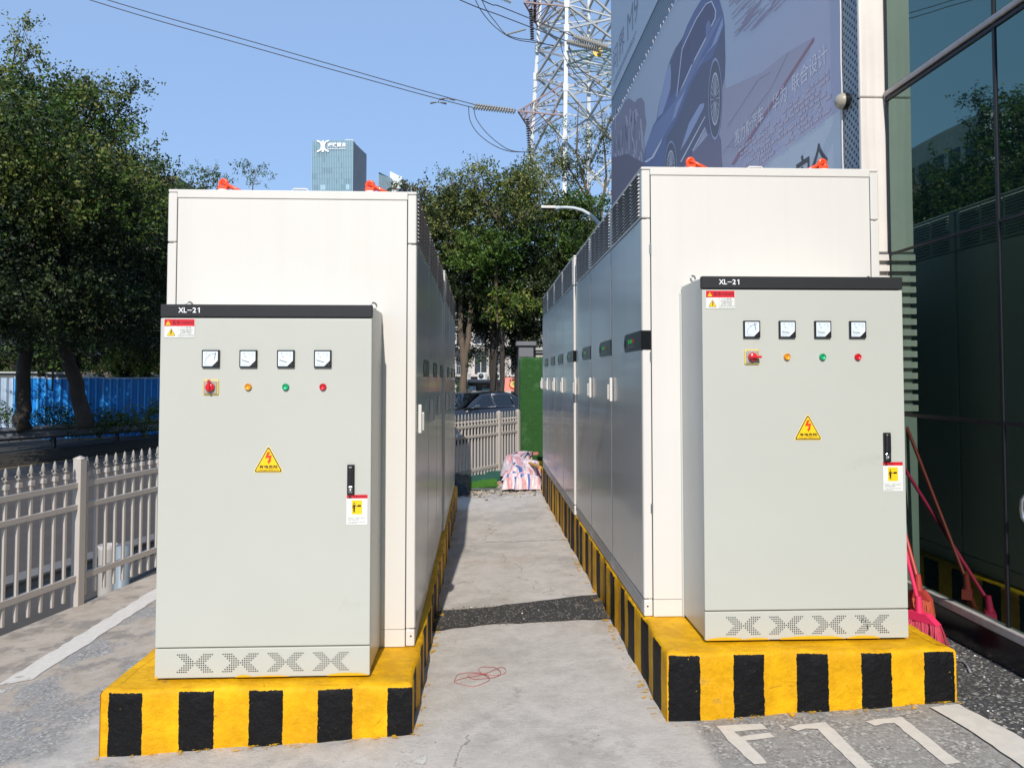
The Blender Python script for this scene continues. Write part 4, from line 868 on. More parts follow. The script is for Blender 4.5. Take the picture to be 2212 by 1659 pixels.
wbeam(mb, [(x+4.4, y-7.3, z) for x, y, z in pts], 0, .27, (.98, -.15), GRM); mb.build('beam', t)
q1 = oy(233, 1180, 8.1); q2 = oy(264, 1180, 7.6)
mb = MB(); mb.lathe([(.085, -.9), (.090, -.05), (.098, 0), (.088, 0), (.080, -.06), (0, -.07)], (q1.x+4.4, q1.y-7.3, q1.z+.02), (0, 0, 1), pm('white pipe', (.42, .39, .36), .4), 20); mb.build('post', t)
mb = MB(); mb.lathe([(.070, -1.1), (.070, 0), (0, .01)], (q2.x+4.4, q2.y-7.3, q2.z+.0), (0, 0, 1), pm('bluish grey post', (.20, .24, .27), .5), 20); mb.build('post', t)

# far guard rail, hedge, blue sheet fence
t = thing('guard_rail', 'dark grey guard rail beyond the road, below the blue sheet fence', 'guard rail', (-14, 24, 0))
mb = MB(); a = oy(0, 924, 24.2); b = oy(344, 904, 27.5); dd = (b-a); P_ = [a+dd*k for k in (-1.2, -.6, 0, .25, .5, .75, 1, 1.5, 2.0, 2.6)]
wbeam(mb, [(p.x+14, p.y-24, p.z) for p in P_], 0, .44, (.15, -.98), pm('dull rail', (.16, .17, .18), .5, metal=.3, var=.25, vs=2)); mb.build('beam', t)
for k in range(9):
    p = a+dd*(-.9+.4*k); mb = MB(); mb.box(p.x+14-.05, p.x+14+.05, p.y-24+.04, p.y-24+.16, -1.2, p.z-.05, MUD); mb.build('post', t)
BL2 = pm('blue sheet ridge highlight', (.10, .45, .90), .35, streak=.2)  # lighter blue paints in the highlight along the ribs
BLU = pm('blue corrugated sheet', (.014, .27, .74), .4, var=.15, vs=2, streak=.2); BLW = pm('faded pale blue sheet and lit edge', (.50, .62, .76), .45, var=.2, vs=3, streak=.3)
t = thing('sheet_fence', 'bright blue corrugated sheet fence with pale panels, behind the left trees', 'fence', (-14, 27, 0))
a = oy(0, 812, 27); b = oy(345, 812, 29.5); dd = b-a
LQ = dd.length
def sf(s): return a+dd*(s/LQ)
s_ = -7.0; pi_ = 0
while s_ < 11:
    mb = MB(); m_ = BLW if pi_ in (7,) else BLU; vs = []; w = .93; k = 48
    for i in range(k+1):
        q = sf(s_+w*i/k); ph = (i/k*4) % 1; o_ = .075 if ph < .22 else (.075*(1-(ph-.22)/.08) if ph < .30 else (0 if ph < .92 else .075*(ph-.92)/.08)); lean = .10*math.sin(s_*1.9)
        vs += [(q.x+14, q.y-27-o_, -.55), (q.x+14, q.y-27-o_+lean*.3, 1.63+.02*math.sin(s_*3)), (q.x+14, q.y-27-o_+lean*.3, 1.69+.02*math.sin(s_*3)), ]
    mb.add(vs, [(i*3, i*3+3, i*3+4, i*3+1) for i in range(k) if (i/k*4) % 1 >= .16], m_); mb.add(vs, [(i*3, i*3+3, i*3+4, i*3+1) for i in range(k) if (i/k*4) % 1 < .16], BL2 if m_ is BLU else m_); mb.add(vs, [(i*3+1, i*3+4, i*3+5, i*3+2) for i in range(k)], BLW); mb.build('sheet_panel', t); s_ += w; pi_ += 1  # pale top strip paints in the sunlit upper edge
mb = MB(); 
for s0, s1, z in ((-7, 1.05, 1.86), (1.3, 2.4, 1.84), (4.9, 11, 1.76)):
    p, q = sf(s0), sf(s1); mb.box(0, (q-p).length, 0, .06, -.03, .03, pm('pale pipe', (.5, .52, .5), .5), Matrix.Translation((p.x+14, p.y-27+.12, z)) @ Matrix.Rotation(math.atan2(dd.y, dd.x), 4, 'Z')); mb.box(0, (q-p).length, .08, .10, -.25, -.03, pm('grey backing board', (.12, .13, .12), .8), Matrix.Translation((p.x+14, p.y-27+.12, z)) @ Matrix.Rotation(math.atan2(dd.y, dd.x), 4, 'Z'))
mb.build('top_rail', t)

# ================================================================== VEGETATION
import numpy as np
def leafmat(name, c0, c1, c2):
    c0, c1, c2 = [tuple(v*.85 for v in c) for c in (c0, c1, c2)]
    m = bpy.data.materials.new(name); m.use_nodes = True; nt = m.node_tree; b = nt.nodes['Principled BSDF']; N = nt.nodes.new
    g = N('ShaderNodeNewGeometry'); n = N('ShaderNodeTexNoise'); n.inputs['Scale'].default_value = .55; n.inputs['Detail'].default_value = 3; lnk(nt, g.outputs['Position'], n.inputs['Vector'])
    a = N('ShaderNodeMath'); a.operation = 'MULTIPLY_ADD'; a.inputs[1].default_value = .45; lnk(nt, g.outputs['Random Per Island'], a.inputs[0])
    s_ = N('ShaderNodeMath'); s_.operation = 'MULTIPLY_ADD'; s_.inputs[1].default_value = 1.6; s_.inputs[2].default_value = -.53; lnk(nt, n.outputs[0], s_.inputs[0]); lnk(nt, s_.outputs[0], a.inputs[2])
    r = N('ShaderNodeValToRGB'); lnk(nt, a.outputs[0], r.inputs[0]); e = r.color_ramp.elements
    e[0].position = .1; e[0].color = (*c0, 1); e[1].position = .85; e[1].color = (*c2, 1); k = e.new(.45); k.color = (*c1, 1)
    lnk(nt, r.outputs[0], b.inputs['Base Color']); b.inputs['Roughness'].default_value = .55; b.inputs['Specular IOR Level'].default_value = .3
    t = N('ShaderNodeBsdfTranslucent'); lnk(nt, r.outputs[0], t.inputs[0]); mx = N('ShaderNodeMixShader'); mx.inputs[0].default_value = .22
    lnk(nt, b.outputs[0], mx.inputs[1]); lnk(nt, t.outputs[0], mx.inputs[2]); lnk(nt, mx.outputs[0], nt.nodes['Material Output'].inputs[0]); return m
LDK = leafmat('shade dark leaves', (.006, .014, .006), (.022, .042, .012), (.075, .100, .026))  # darkened to carry the shade of the lower and inner crowns
LOL = leafmat('sunlit olive leaves', (.036, .058, .010), (.115, .150, .026), (.30, .30, .085))  # olive brightened so the upper crowns look sunlit
LGR = leafmat('fresh green leaves', (.024, .060, .008), (.065, .135, .016), (.14, .22, .034))
LYG = leafmat('sunlit yellow green leaves', (.08, .11, .014), (.20, .25, .04), (.36, .38, .09))  # sunlight on the outer leaves painted into the tone
LBR = leafmat('dry brown bamboo leaves', (.09, .075, .035), (.16, .125, .06), (.24, .19, .10))
rg = np.random.default_rng(11)
def leaves(blobs, origin):
    """blobs: (px, py, Y, rx, ry, rdepth, leaves, size, mats). centre in photo units at distance Y, radii in photo units"""
    V = []; MI = []; mats = []; tw = []
    for px_, py_, Y, rx, ry, rd_, nl, sz, mm in blobs:
        c = oy(px_, py_, Y); k = Y/1600.0; sz = sz*.82; ns = max(1, int(nl*1.3)//14)
        ncl = max(3, ns//11)                                        # boughs: leaves gather in clumps with gaps between
        uc = rg.normal(size=(ncl, 3)); uc /= np.linalg.norm(uc, axis=1)[:, None]; rc = rg.random(ncl)**(1/2.6)
        pick = rg.integers(0, ncl, ns); rad_ = np.array([rx*k, rd_*k, ry*k])*.92; sg_ = min(.30, .25*min(rad_[0], rad_[2])+.06)
        pos = uc[pick]*rc[pick][:, None]*rad_ + rg.normal(size=(ns, 3))*np.array([sg_*1.1, sg_*1.1, sg_*.5])
        q_ = pos/rad_; rr = np.linalg.norm(q_, axis=1)+1e-6; u = q_/rr[:, None]
        lump = 1+.22*np.sin(u[:, 0]*5+px_)+.18*np.sin(u[:, 2]*7+py_*1.3)
        S = u*(rr*lump)[:, None]*np.array([rx*k, rd_*k, ry*k]) + np.array(c)
        D = u*.7 + rg.normal(size=(ns, 3))*.55; D[:, 2] += .1; D /= np.linalg.norm(D, axis=1)[:, None]
        L = rg.uniform(.30, .65, ns)
        t = rg.random((ns, 14)); P = S[:, None, :] + D[:, None, :]*(t*L[:, None])[:, :, None] + rg.normal(size=(ns, 14, 3))*.055
        P = P.reshape(-1, 3); n = len(P)
        a = rg.normal(size=(n, 3)); a[:, 2] -= .35; a /= np.linalg.norm(a, axis=1)[:, None]
        b = np.cross(a, rg.normal(size=(n, 3))); b /= np.linalg.norm(b, axis=1)[:, None]
        l = (sz*rg.uniform(.65, 1.25, n))[:, None]; w = l*.27
        V.append(np.stack([P-a*l*.5, P+b*w, P+a*l*.5, P-b*w], 1).reshape(-1, 3)-np.array(origin))
        for m_ in mm:
            if m_ not in mats: mats.append(m_)
        idx = np.array([mats.index(m_) for m_ in mm]); MI.append(np.repeat(idx[rg.integers(0, len(mm), ns)], 14))
        for j in range(0, ns, 5): tw.append((S[j]-np.array(origin), D[j], L[j]))
    V = np.concatenate(V); MI = np.concatenate(MI); n = len(MI)
    me = bpy.data.meshes.new('crown'); me.vertices.add(4*n); me.vertices.foreach_set('co', V.astype(np.float32).ravel()); me.loops.add(4*n); me.loops.foreach_set('vertex_index', np.arange(4*n, dtype=np.int32))
    me.polygons.add(n); me.polygons.foreach_set('loop_start', np.arange(0, 4*n, 4, dtype=np.int32)); me.polygons.foreach_set('material_index', MI.astype(np.int32))
    for m_ in mats: me.materials.append(m_)
    me.update(calc_edges=True); return me, tw
def tree(name, label, cat, base, trunk, blobs, bark, group=None, r0=.16, limbs=True, seed=1):
    """base (x,y,z); trunk: list of polylines [(px,py,Y,r)...]"""
    t = thing(name, label, cat, base, 0, group); O = Vector(base); rn_ = random.Random(seed)
    me, tw = leaves(blobs, base); o = bpy.data.objects.new('crown', me); COL.objects.link(o); o.parent = t
    mb = MB()
    ends = []
    for pl in trunk:
        pts = [oy(a, b, c)-O for a, b, c, r in pl]; rs = [r for *_, r in pl]
        P = []; Rr_ = []
        for i in range(len(pts)-1):
            for j in range(4): s_ = j/4; P.append(pts[i].lerp(pts[i+1], s_)+Vector((rn_.uniform(-1, 1), rn_.uniform(-1, 1), 0))*rs[i]*.22); Rr_.append(rs[i]+(rs[i+1]-rs[i])*s_)
        P.append(pts[-1]); Rr_.append(rs[-1]); mb.tube(P, Rr_, bark, 9); ends.append((pts[-1], rs[-1])); 
        if len(pts) > 2: ends.append((pts[-2], rs[-2]))
    if limbs:
        for (px_, py_, Y, rx, ry, rd_, nl, sz, mm) in blobs:
            c = oy(px_, py_, Y)-O; e, r = min(ends, key=lambda q: (q[0]-c).length + (6 if q[0].z > c.z+.5 else 0))
            mid = e.lerp(c, .5)+Vector((rn_.uniform(-.3, .3), rn_.uniform(-.3, .3), rn_.uniform(-.4, .1))); rr = min(r*.7, .09)
            mb.tube([e, e.lerp(mid, .5), mid, mid.lerp(c, .5)+Vector((0, 0, .1)), c], [rr, rr*.8, rr*.6, rr*.4, rr*.2], bark, 6)
            k = Y/1600
            for j in range(5):
                q = c+Vector((rn_.uniform(-1, 1)*rx*k, rn_.uniform(-1, 1)*rd_*k, rn_.uniform(-.4, 1)*ry*k))*.8; s_ = mid.lerp(c, rn_.uniform(.2, 1)); mb.tube([s_, s_.lerp(q, .5)+Vector((0, 0, -.12)), q], [rr*.35, rr*.22, .006], bark, 5)
    for s_, d, l in tw[::4]: q = Vector(s_); mb.tube([q-Vector(d)*l*.5, q+Vector(d)*l], [.008, .003], bark, 3)
    mb.build('trunk', t); return t
G_ = 'roadside trees on the left'
b1 = oy(50, 925, 24.6); b2 = oy(188, 920, 24.6); b3 = oy(420, 900, 30); b4 = oy(-260, 940, 20)
tree('roadside_tree', 'broad dark tree at the left edge, straight thick trunk in front of the blue fence', 'tree', b1, [[(48, 930, 24.6, .24), (50, 840, 24.6, .21), (54, 740, 24.6, .20), (60, 600, 24.3, .17), (50, 450, 24, .12), (30, 250, 23.5, .06)], [(54, 740, 24.6, .16), (-60, 560, 24, .10), (-90, 400, 24, .06)]],
 [(10, 165, 23, 62, 82, 60, 1900, 0.14, [LOL, LDK, LYG]), (20, 330, 21.3, 110, 100, 280, 7975, 0.14, [LDK, LOL, LGR]), (-90, 250, 21.8, 110, 150, 280, 5800, 0.14, [LOL, LYG, LDK]), (30, 500, 21.3, 130, 110, 320, 10875, 0.14, [LDK]), (-90, 520, 21.8, 110, 140, 280, 6525, 0.14, [LDK]), (20, 660, 21.8, 110, 75, 300, 7250, 0.14, [LDK]), (70, 115, 23, 30, 24, 20, 180, 0.12, [LOL]), (45, 65, 23, 22, 25, 20, 160, 0.12, [LOL])], BARKD, G_, seed=2)
tree('roadside_tree', 'spreading dark tree whose leaning trunk crosses the blue fence', 'tree', b2, [[(188, 925, 24.6, .26), (170, 850, 24.6, .23), (140, 760, 24.5, .20), (128, 640, 24.3, .16), (150, 480, 24, .11), (170, 330, 23.6, .06)], [(140, 760, 24.5, .14), (230, 620, 24, .09), (290, 480, 24, .05)], [(128, 640, 24.3, .08), (119, 700, 23.6, .035), (117, 770, 23.6, .03), (112, 845, 23.6, .025), (102, 838, 23.6, .015), (96, 790, 23.6, .008)]],
 [(140, 245, 21.8, 100, 62, 200, 6090, 0.14, [LDK, LOL, LGR]), (225, 215, 23, 62, 30, 40, 900, 0.13, [LOL, LYG]), (292, 183, 23, 32, 20, 22, 300, 0.12, [LOL]), (268, 235, 23, 34, 30, 30, 420, 0.12, [LOL, LDK]), (150, 350, 20.8, 110, 75, 260, 8700, 0.14, [LDK, LOL, LGR]), (230, 440, 21.3, 105, 85, 280, 10150, 0.14, [LDK, LOL, LGR]), (130, 490, 20.8, 110, 95, 280, 9425, 0.14, [LDK]), (170, 640, 21.3, 130, 90, 300, 11600, 0.14, [LDK]), (90, 735, 24, 90, 30, 60, 900, 0.14, [LDK]), (255, 300, 23, 30, 12, 20, 130, 0.11, [LOL]), (262, 325, 23, 16, 14, 12, 110, 0.11, [LDK, LOL]), (150, 172, 23, 34, 12, 20, 160, 0.11, [LOL]), (200, 176, 23, 24, 10, 20, 100, 0.11, [LOL])], BARKD, G_, seed=3)
tree('roadside_tree', 'dark rounded tree right of the leaning trunk, its crown reaching the left cabinet', 'tree', b3, [[(320, 905, 30, .22), (310, 760, 30, .18), (305, 620, 29.8, .14), (300, 480, 29.5, .08)]],
 [(300, 395, 26.8, 58, 62, 200, 4640, 0.15, [LDK, LOL, LGR]), (335, 480, 27.3, 60, 75, 200, 6090, 0.15, [LDK, LGR]), (290, 560, 26.8, 90, 80, 260, 7975, 0.15, [LDK]), (345, 600, 27.8, 70, 90, 220, 6525, 0.15, [LGR, LOL, LDK]), (300, 690, 27.8, 110, 75, 260, 8700, 0.15, [LDK]), (345, 368, 28, 22, 22, 20, 160, 0.12, [LOL]), (440, 640, 29.8, 90, 110, 220, 6525, 0.15, [LDK])], BARKD, G_, seed=4)
tree('roadside_tree', 'nearer tree outside the left edge, only its sunlit drooping twigs in view', 'tree', b4, [[(-260, 960, 20, .2), (-250, 700, 20, .16), (-200, 450, 19.5, .1), (-120, 340, 19, .05)]],
 [(5, 300, 18.5, 32, 36, 30, 420, 0.12, [LYG, LOL]), (28, 350, 18.5, 22, 30, 24, 220, 0.12, [LYG, LOL]), (10, 415, 18.5, 40, 30, 30, 520, 0.12, [LOL, LYG]), (-60, 340, 18.8, 50, 60, 50, 1300, 0.12, [LOL, LYG]), (-170, 380, 17.8, 110, 120, 260, 6525, 0.14, [LDK, LOL, LGR]), (40, 455, 18.5, 34, 16, 24, 200, 0.12, [LOL]), (-180, 600, 17.8, 120, 130, 260, 5075, 0.14, [LDK])], BARKD, G_, seed=5)
def bush(name, label, cat, blobs, group=None):
    c = oy(blobs[0][0], blobs[0][1]+blobs[0][4], blobs[0][2]); me, tw = leaves(blobs, c); t = thing(name, label, cat, c, 0, group)
    o = bpy.data.objects.new('foliage', me); COL.objects.link(o); o.parent = t
    mb = MB()
    B0 = Vector((0, 0, -.35)); mb.lathe([(0, -.1), (.06, 0), (.03, .1), (0, .12)], B0, (0, 0, 1), BARKD, 8)
    for s_, d, l in tw[::3]: q = Vector(s_); mb.tube([B0, B0.lerp(q, .5)+Vector((0, 0, .1)), q+Vector(d)*l], [.016, .010, .004], BARKD, 4)
    mb.build('stems', t); return t
bush('shrub', 'sunlit yellow green shrub behind the blue fence, below the dark crowns', 'shrub', [(275, 772, 30, 62, 34, 40, 3000, .17, [LYG, LGR]), (335, 790, 30.5, 40, 24, 30, 1200, .17, [LGR, LYG]), (230, 735, 30.5, 45, 30, 30, 1600, .15, [LGR, LDK]), (300, 740, 31, 60, 34, 40, 2200, .15, [LDK]), (180, 760, 31, 60, 36, 40, 2200, .15, [LDK, LGR])], 'shrubs behind the blue fence')
bush('shrub', 'green shrub behind the blue fence between the two left trunks', 'shrub', [(92, 770, 30, 34, 36, 40, 1500, .17, [LGR, LDK]), (20, 775, 30.5, 50, 34, 40, 1800, .17, [LDK, LGR]), (150, 770, 31, 50, 34, 40, 1500, .17, [LDK]), (60, 730, 31, 90, 40, 40, 3000, .15, [LDK]), (-10, 740, 31, 50, 50, 40, 1500, .15, [LDK])], 'shrubs behind the blue fence')
for i, (px_, w, nl, lb) in enumerate(((20, 42, 900, 'low dark hedge clump at the foot of the blue fence, leftmost in view'), (112, 40, 1300, 'tallest low hedge clump at the foot of the blue fence, between the trunks'), (215, 48, 1300, 'low dark hedge clump right of the leaning trunk, behind the far rail'), (310, 55, 1200, 'low dark hedge clump behind the far rail, beside the left switchgear cabinet'))):
    bush('hedge_clump', lb, 'hedge', [(px_, 912-px_*.03, 25.6, w, 15 if i != 1 else 20, 14, nl, .10, [LDK, LGR])], 'hedge clumps below the blue fence')

# trees at the far end of the passage
G2 = 'trees at the far end of the passage'
tree('forked_tree', 'tree with a pale forked trunk and tall bushy crown, behind the parked car', 'tree', oy(1002, 862, 26.8), [[(1000, 870, 26.8, .155), (1003, 793, 26.8, .12), (994, 710, 26.8, .10), (995, 655, 26.8, .085), (1010, 560, 27, .07), (1040, 450, 27, .04)], [(1003, 793, 26.8, .11), (1010, 740, 26.8, .10), (1016, 690, 26.9, .095), (1018, 640, 27, .085), (1040, 560, 27.5, .06)], [(1075, 710, 26.0, .02), (1072, 640, 26, .05), (1070, 560, 26, .085), (1086, 500, 26, .075), (1070, 470, 25.8, .05), (1045, 430, 25.7, .03)], [(1086, 500, 26, .06), (1110, 480, 26, .055), (1135, 465, 26, .035), (1160, 440, 26, .02)], [(1086, 500, 26, .055), (1078, 468, 25.8, .05), (1074, 440, 25.8, .02)]],
 [(1000, 425, 27, 52, 46, 60, 3200, .14, [LOL, LDK]), (1033, 352, 27, 15, 24, 16, 260, .12, [LOL, LGR]), (1030, 385, 27, 30, 24, 26, 500, .12, [LOL]), (963, 388, 27, 22, 30, 24, 330, .12, [LOL, LGR]), (985, 510, 27, 72, 56, 80, 5200, .14, [LDK, LOL]), (1000, 590, 27.3, 80, 55, 80, 5000, .14, [LDK]), (1000, 640, 27.6, 72, 44, 60, 3800, .13, [LDK, LGR]), (1005, 695, 28.4, 50, 30, 50, 1000, .13, [LDK]), (985, 780, 29.5, 22, 50, 30, 900, .13, [LGR, LDK]), (950, 470, 27.6, 40, 50, 40, 1700, .13, [LOL, LDK])], BARK, G2, seed=6)
tree('round_tree', 'dense tree with olive top leaves and bright green lower bough, behind the passage', 'tree', oy(1066, 862, 27.5), [[(1066, 870, 27.8, .16), (1067, 780, 27.8, .15), (1066, 700, 27.8, .13), (1080, 600, 27.6, .10), (1100, 500, 27.4, .06)], [(1084, 870, 26.8, .10), (1085, 780, 26.8, .09), (1083, 700, 26.8, .08), (1078, 610, 26.8, .07), (1095, 520, 27, .04)], [(1063, 860, 27.3, .07), (1072, 760, 27.3, .065), (1080, 690, 27.3, .055)]],
 [(1085, 415, 27, 62, 42, 60, 3000, .14, [LOL]), (1145, 395, 27.2, 45, 40, 50, 1700, .13, [LOL]), (1110, 470, 27.3, 85, 46, 70, 3800, .14, [LOL, LDK]), (1065, 540, 25.6, 66, 32, 44, 1900, .14, [LGR]), (1035, 570, 25.4, 44, 30, 40, 1300, .14, [LGR]), (1085, 462, 25.2, 50, 34, 24, 900, .13, [LOL, LDK]), (1130, 470, 25.2, 40, 20, 24, 500, .13, [LOL, LDK]), (1100, 580, 27.6, 90, 65, 90, 6000, .14, [LDK]), (1075, 630, 26.3, 34, 28, 34, 800, .14, [LOL, LGR]), (1110, 660, 26.2, 60, 30, 50, 1600, .14, [LYG, LDK, LGR]), (1070, 690, 27.8, 70, 30, 60, 2600, .13, [LDK]), (1050, 742, 28.5, 60, 30, 40, 700, .12, [LDK, LGR]), (1100, 760, 29, 40, 40, 40, 700, .12, [LDK])], BARKD, G2, seed=7)
tree('round_tree', 'dark full tree with a bright green top, behind the street lamp arm', 'tree', oy(1200, 862, 28.5), [[(1190, 870, 28.5, .2), (1192, 740, 28.5, .17), (1200, 600, 28.5, .12), (1215, 500, 28.5, .06)], [(1120, 870, 28, .17), (1121, 760, 28, .15), (1124, 640, 28, .11)]],
 [(1255, 455, 28, 52, 34, 50, 2300, .14, [LGR]), (1200, 455, 28.2, 60, 40, 50, 2200, .14, [LOL, LGR]), (1210, 530, 28, 95, 60, 90, 6200, .14, [LDK, LGR]), (1290, 520, 28.3, 60, 75, 60, 3500, .14, [LDK]), (1180, 630, 28.3, 90, 60, 90, 5600, .14, [LDK]), (1270, 640, 28.5, 80, 90, 80, 4500, .14, [LDK]), (1165, 705, 28.6, 60, 45, 60, 3600, .14, [LDK]), (1130, 740, 28.6, 30, 40, 40, 1200, .13, [LDK]), (1160, 640, 27.6, 70, 60, 50, 2600, .13, [LDK]), (1180, 560, 30, 120, 90, 60, 5000, .16, [LDK]), (1040, 560, 30, 110, 90, 60, 5000, .16, [LDK]), (1090, 680, 30, 120, 40, 50, 3400, .15, [LDK]), (1120, 790, 29, 22, 50, 20, 700, .12, [LDK])], BARKD, G2, seed=8)
tree('slender_tree', 'thin airy tree with bare branches in front of the pylon lattice', 'tree', oy(1290, 850, 33), [[(1285, 860, 33, .14), (1288, 560, 33, .11), (1275, 440, 33, .08), (1245, 330, 33, .04), (1250, 220, 33, .015)], [(1275, 440, 33, .06), (1215, 340, 33, .03), (1200, 280, 33, .01)], [(1288, 560, 33, .08), (1310, 380, 33, .05), (1300, 250, 33, .02), (1290, 190, 33, .01)]],
 [(1190, 335, 33, 44, 40, 40, 1300, .12, [LOL]), (1225, 385, 33, 50, 36, 40, 1300, .12, [LOL, LDK]), (1190, 285, 33, 24, 18, 20, 240, .11, [LOL, LGR]), (1285, 340, 33, 34, 60, 36, 900, .12, [LDK, LOL]), (1250, 285, 33, 40, 40, 40, 420, .11, [LOL]), (1300, 250, 33, 28, 60, 30, 420, .11, [LOL, LBR]), (1300, 170, 33, 22, 30, 20, 130, .11, [LOL]), (1150, 365, 33, 26, 34, 30, 480, .12, [LOL])], BARK, G2, seed=9)
bush('bamboo_clump', 'brownish feathery bamboo clump behind the left cabinet row roof', 'bamboo', [(925, 455, 29, 30, 42, 30, 1500, .16, [LBR, LOL]), (905, 425, 29, 22, 18, 20, 240, .15, [LBR]), (945, 545, 29.2, 30, 60, 40, 1600, .14, [LOL, LDK]), (930, 620, 29.4, 40, 60, 40, 1500, .14, [LDK])])
tree('small_tree', 'small pale leaved tree peeping over the left cabinet roof, behind the red lifting lug', 'tree', oy(430, 830, 46), [[(432, 840, 46, .14), (430, 520, 46, .10), (440, 400, 46, .03)], [(430, 520, 46, .06), (480, 420, 46, .02)]], [(430, 408, 46, 52, 30, 30, 1500, .17, [LOL, LGR]), (455, 372, 46, 26, 18, 20, 260, .15, [LGR, LOL]), (400, 385, 46, 26, 18, 20, 260, .15, [LGR]), (490, 378, 46, 16, 16, 14, 130, .14, [LGR])], BARK, 'small trees beyond the left cabinets', seed=10)
tree('small_tree', 'small loose tree peeping over the left cabinet roof, left of the glass tower', 'tree', oy(545, 830, 46), [[(545, 840, 46, .12), (545, 520, 46, .08), (546, 400, 46, .03)]], [(545, 380, 46, 26, 24, 20, 420, .15, [LGR, LOL]), (553, 362, 46, 14, 10, 12, 120, .14, [LGR])], BARK, 'small trees beyond the left cabinets', seed=11)
tree('small_tree', 'small tree top over the left cabinet roof, right of the glass tower', 'tree', oy(850, 830, 60), [[(850, 840, 60, .14), (850, 500, 60, .09), (852, 420, 60, .03)]], [(852, 402, 60, 24, 12, 20, 500, .2, [LOL, LDK]), (905, 410, 60, 16, 10, 12, 180, .18, [LOL])], BARK, 'small trees beyond the left cabinets', seed=12)
# ================================================================== PYLON AND LINES
PO = oy(1214, 850, 68)
py = thing('pylon', 'white galvanised lattice power pylon rising behind the trees and the banner', 'pylon', PO)
def leg_line(a, b):
    a, b = oy(*a), oy(*b)
    def at_z(z): return a + (b-a)*((z-a.z)/(b.z-a.z)) - PO
    return at_z
LG = {'c': leg_line((1224, 0, 66.6), (1219.5, 342, 66)), 'l': leg_line((1167, 0, 70.8), (1146.6, 342, 71.3)), 'b': leg_line((1271.6, 0, 73.2), (1271.6, 342, 74.3)), 'r': leg_line((1328, 0, 69), (1345, 342, 68.6))}
def zofc(y): return oy(1222, y, 66.4).z
ZL = [PO.z-.4, zofc(640), zofc(450), zofc(306), zofc(192), zofc(124), zofc(62), zofc(8), zofc(-60), zofc(-140), zofc(-230)]
def member(mb, a, b, w, m): mb.cyl(a, b, w, w, m, 4, True, False)
for k in 'clbr':
    mb = MB(); member(mb, LG[k](ZL[0]), LG[k](ZL[5]), .25, PYW); member(mb, LG[k](ZL[5]), LG[k](ZL[-1]), .21, PYW)
    for z in ZL[2:9]:
        p = LG[k](z); mb.box(p.x-.24, p.x+.24, p.y-.23, p.y-.18, p.z-.35, p.z+.35, PYW) if k in 'cl' else None
    mb.build('leg', py)
order = 'lcrb'
for i in range(4):
    A, B = LG[order[i]], LG[order[(i+1) % 4]]
    for j in range(len(ZL)-1):
        mb = MB(); z0, z1 = ZL[j], ZL[j+1]; member(mb, A(z0), B(z1), .135, PYB); member(mb, B(z0), A(z1), .135, PYB)
        if j in (2, 3, 4, 5) and i in (0, 1): m0 = (A(z0)+B(z1))*.5; q = A((z0+z1)/2); member(mb, q, m0, .05, PYW); member(mb, B((z0+z1)/2), m0, .05, PYW)
        if j in (3, 4, 6, 8): member(mb, A(z1), B(z1), .075, PYW)
        if j in (2, 4) and i in (0, 1): m0 = A(z1).lerp(B(z1), .5); member(mb, m0, A((z0+z1)/2), .045, PYW); member(mb, m0, B((z0+z1)/2), .045, PYW)
        mb.build('brace', py)
for z in (ZL[4], ZL[5], ZL[7]):
    mb = MB(); member(mb, LG['c'](z), LG['b'](z), .06, PYW); member(mb, LG['l'](z), LG['r'](z), .06, PYW); mb.build('brace', py)
def crossarm(tip, roots_lo, roots_hi, m, n=5):
    mb = MB(); tip = Vector(tip)-PO
    for r in roots_lo+roots_hi: member(mb, r, tip, .085, m)
    L0, L1 = roots_lo; H0, H1 = roots_hi
    for i in range(n):
        s_, s2 = i/n, (i+1)/n
        a, b, c, d = L0.lerp(tip, s_), L1.lerp(tip, s_), H0.lerp(tip, s_), H1.lerp(tip, s_); a2, b2, c2 = L0.lerp(tip, s2), L1.lerp(tip, s2), H0.lerp(tip, s2)
        member(mb, a, b, .04, m); member(mb, a, b2, .04, m); member(mb, a, c, .045, m); member(mb, b, d, .045, m); member(mb, c, a2, .045, m); member(mb, c, d, .035, m)
    mb.build('crossarm', py)
zl, zh = zofc(252), zofc(180)
TIP1 = oy(1119, 241, 67); crossarm(TIP1, [LG['l'](zl), LG['c'](zl)], [LG['l'](zh), LG['c'](zh)], PYR)
TIP2 = oy(1132, 6, 67); crossarm(TIP2, [LG['l'](zofc(12)), LG['c'](zofc(12))], [LG['l'](zofc(-45)), LG['c'](zofc(-45))], PYR)
TIP3 = oy(1326, 106, 60); crossarm(TIP3, [LG['c'](zofc(142)), LG['r'](zofc(142))], [LG['c'](zofc(112)), LG['r'](zofc(112))], PYG)
mb = MB(); p = oy(1291.7, 113, 62)-PO; mb.cyl(p, p+Vector((0, .06, 0)), .42, .42, pm('yellow disc', (.85, .48, .02), .4), 20); mb.cyl(p+Vector((0, -.02, .1)), p+Vector((0, 0, .1)), .06, .06, INB, 6); mb.build('number_disc', py)
GI = 'insulator strings on the pylon'
def insul(label, a, b, m1, m2, r=.16, n=18, name='insulator_string'):
    a, b = Vector(a), Vector(b); L = (b-a).length; mb = MB(); prof = []; mb.cyl((0, 0, 0), b-a, .03, .03, m2, 6)
    d = (b-a).normalized()
    for i in range(n):
        t = L*(i+.5)/n; h = L/n; mb.lathe([(.04, t-h*.30), (r, t-h*.14), (r, t-h*.02), (.04, t+h*.15)], (0, 0, 0), d, m1, 12); mb.lathe([(.05, t+h*.2), (.055, t+h*.48)], (0, 0, 0), d, m2, 8)
    o = mb.build(name, None, a); return tag(o, label, 'insulator', GI)
